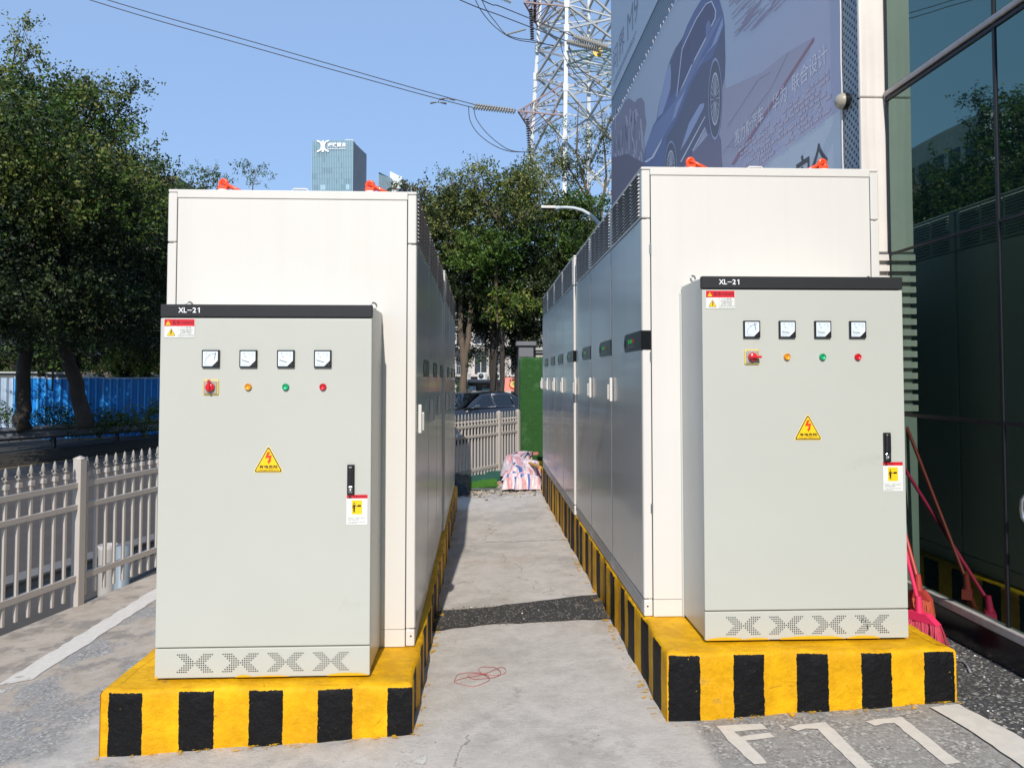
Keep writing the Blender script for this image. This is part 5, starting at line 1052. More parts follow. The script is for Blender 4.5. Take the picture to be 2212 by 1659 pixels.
insul('upper grey insulator string between the left wires and the lower crossarm tip', oy(1026, 227, 69), oy(1114, 239, 67.4), INS, INB, .20, 16)
insul('lower grey insulator string between the left wires and the lower crossarm tip', oy(1021, 233, 68.6), oy(1113, 243, 67.2), INS, INB, .20, 16)
insul('pale ridged upper insulator string at the right of the pylon above the yellow disc', oy(1238, 79, 58), oy(1314, 103, 59), INS, INW, .26, 15)
insul('pale ridged lower insulator string left of the yellow disc', oy(1225, 90, 58), oy(1293, 108, 59), INS, INW, .24, 15)
insul('black and white upright insulator string at the left leg, near the top of the picture', oy(1146.5, 20, 67), oy(1150, 87, 67), INB, INW, .20, 14)
insul('dark brown upright insulator string beside the black and white one', oy(1156, -15, 68), oy(1155, 50, 68), INB, INB, .15, 22)
insul('black and white upright insulator string hanging below the tip of the lower crossarm', oy(1139, 257, 67), oy(1144.5, 332, 67), INB, INW, .20, 15)
insul('thin slanting insulator rod left of the black and white upright string', oy(1092, 76, 66), oy(1136, 64, 66.8), INS, INS, .09, 20)
insul('pale insulator string crossing high behind the centre leg', oy(1206, 18, 72), oy(1270, 36, 72), INW, INS, .22, 16)
insul('short pale insulator string high at the right of the pylon', oy(1275, 24, 72), oy(1322, 36, 72), INW, INS, .22, 12)
insul('grey insulator string cut by the top of the picture, left of the pylon', oy(1070, -8, 66), oy(1104, 6, 66.5), INS, INB, .18, 9)
def wire(label, pts, r=.042, group='power lines to the pylon', mat=WIR):
    P = [oy(*p) for p in pts]; Q = []
    for i in range(len(P)-1):
        p0, p1, p2, p3 = P[max(i-1, 0)], P[i], P[i+1], P[min(i+2, len(P)-1)]
        for j in range(8):
            t = j/8; Q.append(.5*((2*p1)+(p2-p0)*t+(2*p0-5*p1+4*p2-p3)*t*t+(-p0+3*p1-3*p2+p3)*t**3))
    Q.append(P[-1]); o0 = Q[0].copy(); mb = MB(); mb.tube([q-o0 for q in Q], r, mat, 5); o = mb.build('power_line', None, o0); return tag(o, label, 'power line', group)
wire('long lower power line crossing the sky from the top left to the insulators', [(-420, -205, 60), (192, 0, 64), (554, 105, 66), (885, 197.6, 68.2), (1021, 233, 68.6)])
wire('long upper power line crossing the sky from the top left to the insulators', [(-400, -200, 61), (230, 0, 65), (554, 93.5, 67), (885, 188.6, 68.5), (1026, 227, 69)])
wire('short lower power line from the top edge to the right insulators', [(700, -135, 52), (991.8, 0, 56), (1084.7, 36, 57), (1225, 90, 58)])
wire('short upper power line from the top edge to the right insulators', [(760, -140, 52), (1038.6, 0, 56), (1084.7, 16.5, 57), (1238, 79, 58)])
wire('outer drooping jumper wire under the left insulators', [(1012, 232, 68.6), (1016, 262, 68), (1034, 290, 67.6), (1066, 314, 67.2), (1100, 327, 67), (1140, 329, 67)], .04)
wire('inner drooping jumper wire under the left insulators', [(1024, 232, 68.8), (1028, 255, 68.3), (1048, 284, 67.8), (1078, 311, 67.4), (1106, 326, 67.1), (1144, 330, 67)], .04)
wire('lower sagging jumper wire at the top, meeting the slanting rod', [(1024, -6, 65), (1038, 22, 65.4), (1062, 52, 65.8), (1092, 76, 66), (1118, 87, 66.4), (1149, 92, 66.8), (1196, 99, 68)], .04)
wire('upper sagging jumper wire at the top, meeting the slanting rod', [(1038, -6, 65.2), (1052, 24, 65.6), (1070, 48, 65.9), (1092, 74, 66), (1120, 84, 66.5), (1150, 88, 66.9), (1200, 102, 68.4)], .04)
wire('left of two wires drooping down the middle of the pylon', [(1210, 92, 60), (1218, 120, 61), (1240, 158, 63), (1268, 186, 64), (1290, 208, 65)], .03)
wire('right of two wires drooping down the middle of the pylon', [(1228, 88, 60), (1234, 118, 61), (1254, 152, 63), (1280, 178, 64), (1302, 200, 65)], .03)
for q, lb in (((966, 213, 68.4), 'upper small weight clamped on the long power line'), ((947, 221, 68.2), 'lower small weight clamped on the long power line')):
    p = oy(*q); mb = MB(); mb.cyl((-.75, 0, -.12), (-.2, 0, -.02), .10, .06, INB, 8); mb.cyl((.2, 0, -.05), (.75, .0, -.14), .06, .10, INB, 8); mb.cyl((-.3, 0, -.04), (.3, 0, -.06), .03, .03, INB, 6); mb.cyl((0, 0, -.06), (0, 0, .12), .04, .04, INB, 6)
    tag(mb.build('line_damper', None, p), lb, 'line damper', 'weights on the power lines')

# ================================================================== FAR TOWERS
A_, B_, C_ = oy(675, 305, 503), oy(763, 302, 500), oy(792, 330, 529); ZB = -4
GA = pm('tower glass blue', (.16, .29, .37), .4); GB = pm('tower glass dark', (.12, .23, .30), .4); GC = pm('tower glass pale', (.36, .55, .66), .4); GD = pm('tower grey side', (.17, .18, .21), .6, var=.2, vs=.03); FIN = pm('tower fins', (.36, .46, .50), .5)
tw_ = thing('office_tower', 'blue glass office tower with white rooftop lettering, above the left cabinet row', 'tower', (A_.x, A_.y, ZB))
O = Vector((A_.x, A_.y, ZB)); H1 = A_.z-ZB; u_ = Vector((B_.x-A_.x, B_.y-A_.y, 0)); w_ = Vector((C_.x-B_.x, C_.y-B_.y, 0)); W_ = u_.length
mb = MB(); mb.prism([(0, 0, 0), u_, u_+w_, w_], (0, 0, H1-1), GD); mb.build('wall', tw_)
fr = FR((0, -.2, 0), u_, (0, 0, 1)); mb = MB(); rn = random.Random(5); nc, nr = 24, 44; cw, rh = W_/nc, H1/nr
for r_ in range(nr):
    c = 0
    while c < nc:
        k = rn.choice((1, 1, 2, 3, 6)); m_ = rn.choices((GA, GB, GC), (9, 3, 3 if r_ < nr-8 else .0))[0]; k = min(k, nc-c); fr.rect(mb, c*cw, r_*rh+.4, (c+k)*cw, (r_+1)*rh, 0, m_); fr.rect(mb, c*cw, r_*rh, (c+k)*cw, r_*rh+.4, 0, GB if r_ % 4 else GA); c += k
mb.build('glass_facade', tw_)
mb = MB()
for c in range(nc+1):
    q = u_*(c/nc); n_ = Vector((0, -.5, 0)); mb.prism([q+Vector((-.12, -.2, 0)), q+Vector((.12, -.2, 0)), q+Vector((.12, -.75, 0)), q+Vector((-.12, -.75, 0))], (0, 0, H1), FIN)
mb.build('facade_fins', tw_)
mb = MB(); q0 = u_*.22; q1_ = u_*.98; mb.box(q0.x, q1_.x, 4, 22, H1-1, H1+1.3, pm('roof plant', (.36, .29, .33), .7)); mb.box(u_.x*.77, u_.x*.97, 3, 20, H1+1.1, H1+2.3, pm('roof plant pale', (.75, .72, .72), .7)); mb.build('roof_plant', tw_)
mb = MB(); fr2 = FR((0, -1.0, 0), u_, (0, 0, 1)); S = WTX
def gp(px_, py_): p = oy(px_, py_, 501); return (p.x-A_.x, p.z-ZB)
def tP(x, y):   # crop of the tower sign -> metres
    return gp(*crop(x, y, 1100, 480, 6.32))
sx0, sy0 = tP(768, 470); s0 = 6.6
for sg in (-1, 1):
    cx_ = sx0+sg*s0*.62
    fr2.ring(mb, cx_, sy0+.2, s0*.58, s0*.62, s0*.16, .0, S, 26, R(90) if sg > 0 else R(-90), R(270) if sg > 0 else R(90))
    fr2.rect(mb, sx0+sg*s0*.06-.42, sy0+s0*.18, sx0+sg*s0*.06+.42, sy0+s0*.60, .0, S); fr2.rect(mb, sx0+sg*s0*.06-.42, sy0-s0*.58, sx0+sg*s0*.06+.42, sy0-s0*.14, .0, S)
fr2.rect(mb, sx0-s0*.12, sy0-s0*.16, sx0+s0*.12, sy0+s0*.20, .0, S)
a0 = tP(880, 492); a1 = tP(1340, 492); fr2.text(mb, '深铁置业', a0[0], a0[1], (tP(0, 378)[1]-a0[1]), 0, S, width=a1[0]-a0[0], bold=.03)
a0 = tP(880, 547); a1 = tP(1340, 547); fr2.text(mb, 'SHENZHEN METRO', a0[0], a0[1]+.1, (tP(0, 512)[1]-a0[1]), 0, S, width=a1[0]-a0[0], bold=.03)
mb.build('rooftop_sign', tw_)
p0, p1, p2 = oy(818, 377, 620), oy(846, 386, 640), oy(846, 386, 700); O = Vector((p0.x, p0.y, ZB))
t = thing('office_tower', 'small slanted glass tower beside a white block, right of the tall blue tower', 'tower', O)
mb = MB(); mb.prism([(0, 0, 0), (p1.x-p0.x, 20, 0), (p1.x-p0.x, 60, 0), (0, 50, 0)], (0, 0, p1.z-ZB), GB); h0 = p0.z-ZB
mb.add([(0, 0, p1.z-ZB), (p1.x-p0.x, 20, p1.z-ZB), (0, 0, h0), (0, 50, h0), (0, 50, p1.z-ZB)], [(0, 1, 2), (2, 3, 4, 0)], GA)
for i in range(12): x = (p1.x-p0.x)*i/12; mb.box(x-.15, x+.15, 20*i/12-.8, 20*i/12, 0, h0-(h0-(p1.z-ZB))*i/12, FIN)
mb.build('wall', t)
q0, q1_ = oy(842, 372, 640), oy(868, 380, 640); mb = MB(); mb.box(q0.x-p0.x, q1_.x-p0.x, 22, 60, 0, q1_.z-ZB, pm('white tower block', (.62, .66, .66), .7)); mb.add([(q0.x-p0.x, 22, q1_.z-ZB), (q1_.x-p0.x-2, 22, q1_.z-ZB), (q0.x-p0.x, 22, q0.z-ZB+1)], [(0, 1, 2)], WTX); mb.build('white_block', t)
t = thing('glass_building', 'pale teal glass building seen between trunks beside the left cabinets', 'building', (oy(990, 850, 110).x, 110, -3))
mb = MB(); TG = pm('teal glass', (.20, .38, .40), .3); mb.box(-9, 3.0, 0, 10, 0, 16, TG)
for i in range(12): mb.box(-9, 3.0, -.15, 0, i*1.4, i*1.4+.25, pm('pale spandrel', (.5, .6, .6), .5))
for i in range(9): mb.box(-9+i*1.4, -8.85+i*1.4, -.2, -.16, 0, 16, FIN)
mb.build('wall', t)

# white street building behind the middle trees
t = thing('street_building', 'white shop building with balconies and air conditioners behind the middle trees', 'building', (0, 47, -.6)); WB = pm('stained white render', (.60, .55, .50), .8, var=.25, vs=.8, streak=.25); DW = pm('dark window', (.04, .05, .06), .15)
mb = MB(); mb.box(-1.9, 6.5, 0, 8, 0, 8.2, WB); mb.box(-1.95, 6.5, -.5, 0, 2.35, 2.5, WB); mb.box(-1.95, 6.5, -.7, 0, 4.1, 4.25, WB); mb.box(-1.95, 6.5, -.5, 0, 5.9, 6.05, WB); mb.build('wall', t)
rn = random.Random(8)
for fl in range(4):
    for i in range(7):
        x = -1.6+i*1.15; z = .7+fl*1.8 if fl else .3; mb = MB(); mb.box(x, x+.75, -.03, .02, z, z+(1.1 if fl else 1.7), DW); mb.box(x+.36, x+.40, -.05, -.03, z, z+1.1, WB); mb.build('window', t)
        if fl and rn.random() < .75:
            mb = MB(); ax = x+rn.uniform(-.1, .3); mb.bbox(ax, ax+.62, -.62, -.28, z-.34, z+.10, .02, pm('air conditioner case', (.62, .62, .58), .5), 1); mb.lathe([(.17, 0), (.17, .01), (0, .012)], (ax+.22, -.62, z-.12), (0, -1, 0), DW, 14)
            for q in range(6): mb.box(ax+.46, ax+.60, -.625, -.62, z-.28+q*.055, z-.26+q*.055, DW)
            mb.build('air_conditioner', t)
        if fl and i % 2 == 0:
            mb = MB()
            for q in range(9): mb.cyl((x-.1+q*.12, -.66, z-.2), (x-.1+q*.12, -.66, z+.5), .015, .015, MUL, 4)
            mb.box(x-.12, x+.9, -.68, -.64, z+.5, z+.54, MUL); mb.build('balcony_rail', t)
mb = MB(); mb.cyl((.55, -.75, 1.2), (.55, -.75, 5.6), .13, .13, WB, 10); mb.build('drainpipe', t)
mb = MB(); s_ = oy(1088, 845, 45); e_ = oy(1118, 815, 45); bx0, bx1, bz0, bz1 = s_.x, e_.x+.4, s_.z+.6, e_.z+.6
mb.box(bx0, bx1, -2.1, -2.0, bz0, bz1, pm('salmon sign panel', (.72, .26, .20), .5)); ff = FR((bx0, -2.11, bz0), (1, 0, 0), (0, 0, 1)); cx_, cz_ = (bx1-bx0)*.55, (bz1-bz0)*.45
ff.disc(mb, cx_, cz_, .36, .003, pm('bowl red', (.45, .03, .02), .4), 20, .30); ff.disc(mb, cx_, cz_+.03, .31, .006, pm('soup', (.78, .50, .16), .4), 20, .22); ff.disc(mb, cx_-.08, cz_+.06, .10, .009, pm('herbs', (.12, .30, .05), .6), 8, .06); ff.disc(mb, cx_+.10, cz_+.02, .08, .009, pm('egg', (.80, .75, .55), .6), 8, .06)
mb.build('food_sign', t)
a = oy(1008, 858, 34); t = thing('street_kiosk', 'low grey roadside kiosk with teal windows, behind the parked car', 'kiosk', (a.x, 34, a.z-1.2))
mb = MB(); mb.bbox(-.15, 1.55, -.1, 1.6, 1.85, 2.0, .03, MUL, 1); mb.box(0, .06, 0, 1.5, 0, 1.85, MUL); mb.box(1.4, 1.46, 0, 1.5, 0, 1.85, MUL); mb.box(.06, 1.4, 1.3, 1.36, 0, 1.85, DW); mb.build('frame', t)
mb = MB(); mb.box(.06, .42, .02, .05, .2, 1.7, pm('pale poster', (.55, .66, .78), .4)); mb.build('poster', t)
mb = MB(); mb.box(.7, 1.35, .02, .05, .5, 1.6, TG); mb.build('window', t)

# buildings that the glass wall mirrors, far off to the left
t = thing('dark_building', 'long dark brown building hidden behind the left roadside trees', 'building', (-33, 66, -2)); mb = MB(); BR_ = pm('dark brown cladding', (.09, .065, .05), .6)
mb.box(-10, 6, 0, 14, 0, 21.5, BR_); mb.build('wall', t)
for r_ in range(5):
    for c in range(6): mb = MB(); mb.box(-9+c*2.5, -7.4+c*2.5, -.06, 0, 2+r_*3.6, 4+r_*3.6, DW); mb.build('window', t)
t = thing('apartment_block', 'tall white apartment block mirrored in the dark glass wall', 'building', (-78, 118, -2)); mb = MB(); mb.box(-34, 0, 0, 24, 0, 48, WB); mb.build('wall', t)
for i in range(12): mb = MB(); mb.box(-34+i*3, -33.3+i*3, -.9, 0, 10, 47, WTX); mb.build('pilaster', t)
for r_ in range(11):
    for c in range(11): mb = MB(); mb.box(-33.0+c*3, -30.8+c*3, -.1, 0, 4+r_*3.9, 6.6+r_*3.9, DW); mb.build('window', t) if (r_*11+c) < 100 else None
for r_ in range(5): mb = MB(); mb.box(0, .1, 2+r_*4.4, 5+r_*4.4, 4, 44, DW); mb.build('stair_window', t)

# ================================================================== STREET LAMP
t = thing('street_lamp', 'grey curved arm street lamp with flat head, above the right cabinet row', 'street lamp', (oy(1335, 800, 18).x, 18, -.1)); O = Vector((oy(1335, 800, 18).x, 18, -.1)); LM = pm('street lamp paint', (.50, .55, .56), .4)
ap = [(1206, 449), (1222, 448.5), (1240, 450), (1258, 455), (1274, 464), (1288, 477), (1302, 497), (1316, 522), (1328, 556), (1335, 610)]
mb = MB(); mb.tube([oy(x, y, 18)-O for x, y in ap]+[Vector((0, 0, 2.5)), Vector((0, 0, 0))], [.036, .038, .040, .042, .045, .048, .052, .055, .06, .065, .08, .09], LM, 12); mb.build('pole', t)
a, b = oy(1168, 449, 18)-O, oy(1200, 450.5, 18)-O; mb = MB(); mb.bbox(a.x, b.x, -.11, .11, a.z-.035, b.z+.045, .015, pm('lamp head', (.66, .64, .60), .4), 2); mb.cyl((b.x-.02, 0, b.z), (b.x+.10, 0, b.z+.02), .055, .045, LM, 10); mb.box(a.x+.03, b.x-.05, -.08, .08, a.z-.04, a.z-.034, MUD); mb.build('lamp_head', t)

# ================================================================== GREEN TURF WALL, GREY COLUMN, REAR WALL
def turfmat():
    m = pm('artificial turf', (.022, .095, .014), .9, var=.45, vs=30, dirt=((.08, .17, .07), 3.4, .54, .5), bump=1.0, bs=180); return m
TM = turfmat()
c = oy(1122, 773, 13.5); g0 = gz(.9, 13.5)
mb = MB(); mb.bbox(0, 2.6, 0, .22, 0, 2.035-g0, .05, TM, 4); 
rn = random.Random(4)
for i in range(2600):
    x, z = rn.uniform(.01, 2.4), rn.uniform(.0, 2.02-g0); l = rn.uniform(.012, .03); d = rn.uniform(-.02, .02)
    mb.add([(x-.004, .0, z), (x+.004, .0, z), (x+d, -l, z+rn.uniform(-.01, .02))], [(0, 1, 2)], TM)
for i in range(500):
    x = rn.uniform(0, 2.5); mb.add([(x-.004, rn.uniform(0, .2), 2.033-g0), (x+.006, .1, 2.033-g0), (x, .1, 2.05-g0+rn.uniform(0, .012))], [(0, 1, 2)], TM)
tag(mb.build('turf_wall', None, (c.x, 13.5, g0)), 'low wall wrapped in bright green artificial turf at the end of the right row', 'wall')
GC2 = pm('grey column paint', (.14, .14, .15), .6, var=.1, vs=3)
t = thing('gate_column', 'dark grey square column with a flat cap behind the green turf wall', 'column', (.83, 14.0, 0))
mb = MB(); mb.bbox(-.14, .14, -.14, .14, 0, 2.26, .012, GC2, 1); mb.box(-.05, .05, -.148, -.14, .1, 2.2, GC2); mb.build('shaft', t)
mb = MB(); mb.bbox(-.19, .19, -.19, .19, 2.26, 2.345, .01, GC2, 1); mb.build('cap', t)
t = thing('boundary_wall', 'cream boundary wall with dark coping behind the turf wall', 'wall', (.97, 14.2, 0))
mb = MB(); mb.box(0, 2.4, 0, .2, -.2, 2.13, pm('cream render', (.50, .47, .38), .8, var=.1, vs=2)); mb.build('wall', t); mb = MB(); mb.bbox(-.02, 2.4, -.05, .25, 2.13, 2.19, .006, GC2, 1); mb.bbox(-.02, 2.4, -.08, .28, 2.19, 2.235, .006, pm('coping pale', (.42, .41, .38), .6), 1); mb.build('coping', t)

# ================================================================== RUBBISH AT THE END OF THE PASSAGE
def crumple(nu, nv, fn, rough, seed):
    rn_ = random.Random(seed); ph = [(rn_.uniform(2, 15), rn_.uniform(2, 15), rn_.uniform(0, 6.3), rn_.uniform(.3, 1)) for _ in range(12)]; vs = []
    for j in range(nv+1):
        for i in range(nu+1):
            u, v = i/nu, j/nv; p = Vector(fn(u, v)); e = min(u, 1-u, v, 1-v)
            h = sum(a*(abs(math.sin(f*u+g_*v+p_))**.7) for f, g_, p_, a in ph)/6*rough; q = sum(a*math.sin(g_*1.3*u-f*v+p_) for f, g_, p_, a in ph)/6*rough
            vs.append((p.x+q*.5, p.y+q*.4+rn_.uniform(-1, 1)*rough*.06, p.z+h*min(1, e*8+.15)))
    return vs, [(j*(nu+1)+i, j*(nu+1)+i+1, (j+1)*(nu+1)+i+1, (j+1)*(nu+1)+i) for j in range(nv) for i in range(nu)]
def tarpmat():
    m = bpy.data.materials.new('striped woven tarpaulin'); m.use_nodes = True; nt = m.node_tree; b = nt.nodes['Principled BSDF']; N = nt.nodes.new
    tc = N('ShaderNodeUVMap'); sx = N('ShaderNodeSeparateXYZ'); lnk(nt, tc.outputs[0], sx.inputs[0])
    def M(op, a, bb=None):
        n = N('ShaderNodeMath'); n.operation = op
        for i, v in enumerate((a, bb)):
            if v is None: continue
            if isinstance(v, (int, float)): n.inputs[i].default_value = v
            else: lnk(nt, v, n.inputs[i])
        return n.outputs[0]
    r = N('ShaderNodeValToRGB'); r.color_ramp.interpolation = 'CONSTANT'; lnk(nt, M('FRACT', M('ADD', M('MULTIPLY', sx.outputs[0], 2.6), M('MULTIPLY', M('GREATER_THAN', M('FRACT', M('MULTIPLY', sx.outputs[1], 2.2)), .55), .38))), r.inputs[0]); e = r.color_ramp.elements
    e[0].position = 0; e[0].color = (.62, .52, .53, 1); e[1].position = .28; e[1].color = (.58, .30, .31, 1)
    for p, c in ((.5, (.64, .55, .56)), (.66, (.07, .13, .36)), (.84, (.58, .40, .41))): k = e.new(p); k.color = (*c, 1)
    lnk(nt, r.outputs[0], b.inputs['Base Color']); b.inputs['Roughness'].default_value = .45; return m
TPM = tarpmat()
def cloth(name, label, cat, nu, nv, fn, rough, seed, m, uv=True):
    vs, fs = crumple(nu, nv, fn, rough, seed); o0 = Vector(vs[0]); mb = MB(); mb.add([Vector(v)-o0 for v in vs], fs, m, False); o = mb.build(name, None, o0)
    if uv:
        l = o.data.uv_layers.new(); 
        for p in o.data.polygons:
            for li in p.loop_indices: vi = o.data.loops[li].vertex_index; l.data[li].uv = ((vi % (nu+1))/nu, (vi//(nu+1))/nv)
    return tag(o, label, cat)
cloth('tarpaulin', 'crumpled pink blue and white striped tarpaulin heap against the right plinth', 'tarpaulin', 46, 40, lambda u, v: (.40+.47*u+.05*math.sin(v*9), 10.75+2.3*v, gz(.6, 11)+.02+.17*(v**.8)*math.sin(math.pi*min(1, v*.8+.15))*(.15+.85*math.sin(math.pi*(u*.75+.12))**2)), .26, 3, TPM)
cloth('tarpaulin', 'small striped tarpaulin fold lying in front of the big heap', 'tarpaulin', 30, 16, lambda u, v: (.30+.56*u, 10.62+.42*v, gz(.6, 10.7)+.02+.10*math.sin(math.pi*v)), .12, 5, TPM)
NETM = pm('dark green debris netting', (.012, .085, .055), .7, var=.4, vs=5, bump=.5, bs=90); NTB = pm('black green netting', (.012, .022, .024), .7, var=.4, vs=6)
cloth('debris_netting', 'bright green netting spread on the ground under the far iron fence', 'netting', 44, 24, lambda u, v: (-.50+1.15*u, 11.35+.9*v+.9*u, gz(0, 12)+.03+.02*v), .05, 7, NETM, False)
cloth('debris_netting', 'black green netting bundle on the ground at the end of the left plinth', 'netting', 30, 24, lambda u, v: (-.62+.46*u, 10.55+1.5*v, gz(-.4, 11)+.02+.10*math.sin(math.pi*v)*math.sin(math.pi*min(1, u+.1))), .10, 9, NTB, False)
cloth('rubber_mat', 'thin grey mat lying along the grass patch at the end of the passage', 'mat', 20, 6, lambda u, v: (-.16+.42*u, 10.95+.18*v-.05*u, gz(0, 11)+.02), .012, 11, pm('grey mat', (.12, .13, .11), .8), False)
# grass patch of artificial turf pieces, rubble
mb = MB(); rn = random.Random(9); GRS = pm('grass offcut', (.07, .22, .025), .8, var=.4, vs=9)
gpoly(mb, [(-.18, 11.15), (.20, 11.1), (.24, 11.8), (-.1, 11.95)], .035, GRS, .02, 20)
for i in range(1500):
    x, y = rn.uniform(-.18, .24), rn.uniform(11.1, 11.9); z = gz(x, y)+.03; mb.add([(x-.005, y, z), (x+.005, y, z), (x+rn.uniform(-.02, .02), y-.01, z+rn.uniform(.02, .05))], [(0, 1, 2)], GRS)
tag(mb.build('grass_patch'), 'bright green patch of artificial grass on the netting', 'grass', None, 'stuff')
mb = MB(); GV = [pm('rubble grey', (.34, .31, .27), .95), pm('rubble tan', (.42, .34, .25), .95), pm('rubble dark', (.14, .12, .10), .95)]
def stone(mb, x, y, z, s_, m, rn):
    vs = [(x+s_*rn.uniform(.6, 1)*a, y+s_*rn.uniform(.6, 1)*b, z+s_*.7*rn.uniform(.5, 1)*c) for a, b, c in ((1,0,0),(0,1,0),(-1,0,0),(0,-1,0),(0,0,1),(0,0,-.4))]
    mb.add(vs, [(0,1,4),(1,2,4),(2,3,4),(3,0,4),(1,0,5),(2,1,5),(3,2,5),(0,3,5)], m)
for i in range(2600):
    x = rn.uniform(-.45, 1.0); y = rn.gauss(11.0, .30) if i % 3 else rn.uniform(10.4, 13.2)
    if i % 3 == 0 and x < .15: continue
    stone(mb, x, y, gz(x, y)+.004, rn.choice((.006, .009, .012, .02, .035)), GV[i % 3], rn)
tag(mb.build('rubble'), 'loose rubble and grit across the end of the passage', 'rubble', None, 'stuff')
mb = MB()
for i in range(260):
    x, y = rn.uniform(-2.4, 2.5), rn.uniform(2.2, 10.2)
    if (-1.75 < x < -.22 or .78 < x < 2.2) and y > 3.2: continue
    stone(mb, x, y, gz(x, y)+.002, rn.choice((.002, .003, .004, .006)), GV[i % 3], rn)
for i in range(900):
    x = rn.uniform(-.3, .85); y = rn.uniform(4.78, 5.22); stone(mb, x, y, gz(x, y)+.007, rn.choice((.004, .006, .009)), (GV[2], GV[2], GV[2], GV[0], WTX)[i % 5 if i % 23 == 0 else i % 3], rn)
for i in range(1300):
    x = rn.uniform(2.16, 2.6); y = rn.uniform(2.6, 5.5); stone(mb, x, y, gz(x, y)+.002, rn.choice((.003, .005, .008)), (GV[2], GV[0], GV[1], WTX)[i % 4 if i % 5 == 0 else 0], rn)
tag(mb.build('gravel'), 'loose grit scattered on the lot', 'gravel', None, 'stuff')
YM = pm('yellow painted steel', (.75, .48, .02), .5, var=.15, vs=8); OM = pm('orange timber', (.65, .33, .08), .7, var=.2, vs=8); PM_ = pm('pale timber', (.60, .47, .30), .7, var=.2, vs=8)
def plank(label, a, b, w, h, m, cat='offcut', name='timber_offcut'):
    a, b = Vector(a), Vector(b); mb = MB(); d = b-a; L = d.length; mb.bbox(0, L, -w/2, w/2, -h/2, h/2, .004, m, 1); o = mb.build(name, None, a); o.rotation_euler = d.to_track_quat('X', 'Z').to_euler(); return tag(o, label, cat, 'offcuts around the tarpaulin')
def o3(x, y, Y): return oy(x, y, Y)
plank('long yellow painted bar lying on top of the tarpaulin heap', o3(1112, 1000, 12.3), o3(1176, 1001, 12.0), .10, .06, YM)
plank('pale bent strip leaning from the plinth end onto the heap', o3(1138, 997, 11.6), o3(1168, 1010, 10.6), .05, .03, OM)
plank('orange offcut standing left of the heap by the fence', o3(1110, 994, 12.6), o3(1124, 993, 12.6), .14, .05, OM)
plank('small pale yellow block stacked above the heap', o3(1136, 986, 12.6), o3(1148, 985, 12.6), .12, .07, PM_)
plank('upright pale yellow offcut under the small block', o3(1145, 988, 12.5), o3(1145, 998, 12.5), .05, .07, PM_)
plank('reddish brown offcut high beside the plinth end', o3(1151, 980, 12.6), o3(1164, 979, 12.6), .08, .05, pm('red timber', (.38, .16, .11), .7))
plank('yellow block lying on the tarpaulin near the plinth', o3(1154, 1030, 11.1), o3(1170, 1029, 11.0), .12, .09, YM)
plank('orange block above the yellow one, against the plinth', o3(1160, 1018, 11.1), o3(1171, 1017, 11.0), .10, .08, OM)
plank('orange offcut at the foot of the fence post', o3(1098, 1012, 13.0), o3(1112, 1006, 13.0), .10, .04, OM)
# small litter
mb = MB(); p = og(1017+56, 1048); mb.lathe([(0, 0), (.05, .004), (.065, .025), (.060, .025), (0, .012)], (0, 0, 0), (0, 0, 1), REDP, 16); mb.lathe([(.063, .022), (.072, .02), (.072, .014), (.06, .01)], (0, 0, 0), (0, 0, 1), PM_, 16); tag(mb.build('paper_bowl', None, p+Vector((0, 0, .01))), 'red and cream bowl lid dropped in the rubble', 'litter')
# tangle of thin red wire
P = [crop(*q, 1550, 1850, 1.571) for q in ((265,1145),(285,1110),(340,1098),(420,1102),(475,1135),(430,1160),(375,1175),(300,1160),(265,1145),(330,1125),(400,1115),(470,1095),(540,1065),(572,1078),(560,1100),(500,1108),(430,1095),(410,1075),(430,1062),(500,1065),(540,1095),(520,1120),(450,1130),(380,1132),(345,1110),(400,1100),(460,1108),(475,1130))]
G = [og(*p) for p in P]; o0 = G[0].copy(); Q = []
for i in range(len(G)-1):
    p0, p1, p2, p3 = G[max(i-1, 0)], G[i], G[i+1], G[min(i+2, len(G)-1)]
    for j in range(6): t_ = j/6; Q.append(.5*((2*p1)+(p2-p0)*t_+(2*p0-5*p1+4*p2-p3)*t_*t_+(-p0+3*p1-3*p2+p3)*t_**3)-o0+Vector((0, 0, .004+.003*math.sin(i*.7+j*.1))))
mb = MB(); mb.tube(Q, .0013, pm('thin red wire', (.42, .07, .07), .5), 5); tag(mb.build('loose_wire', None, o0), 'tangled loops of thin red wire lying on the concrete passage', 'wire')
mb = MB(); P = [crop(*q, 2500, 2100, 1.609) for q in ((1800,650),(1845,655),(1870,690),(1885,722))]; G = [og(*p) for p in P]; mb.tube([g_-G[0]+Vector((0, 0, .008)) for g_ in G], .006, pm('grey pipe bit', (.25, .25, .26), .5), 6); tag(mb.build('loose_hose', None, G[0]), 'short bent grey hose scrap beside the right plinth corner', 'litter')

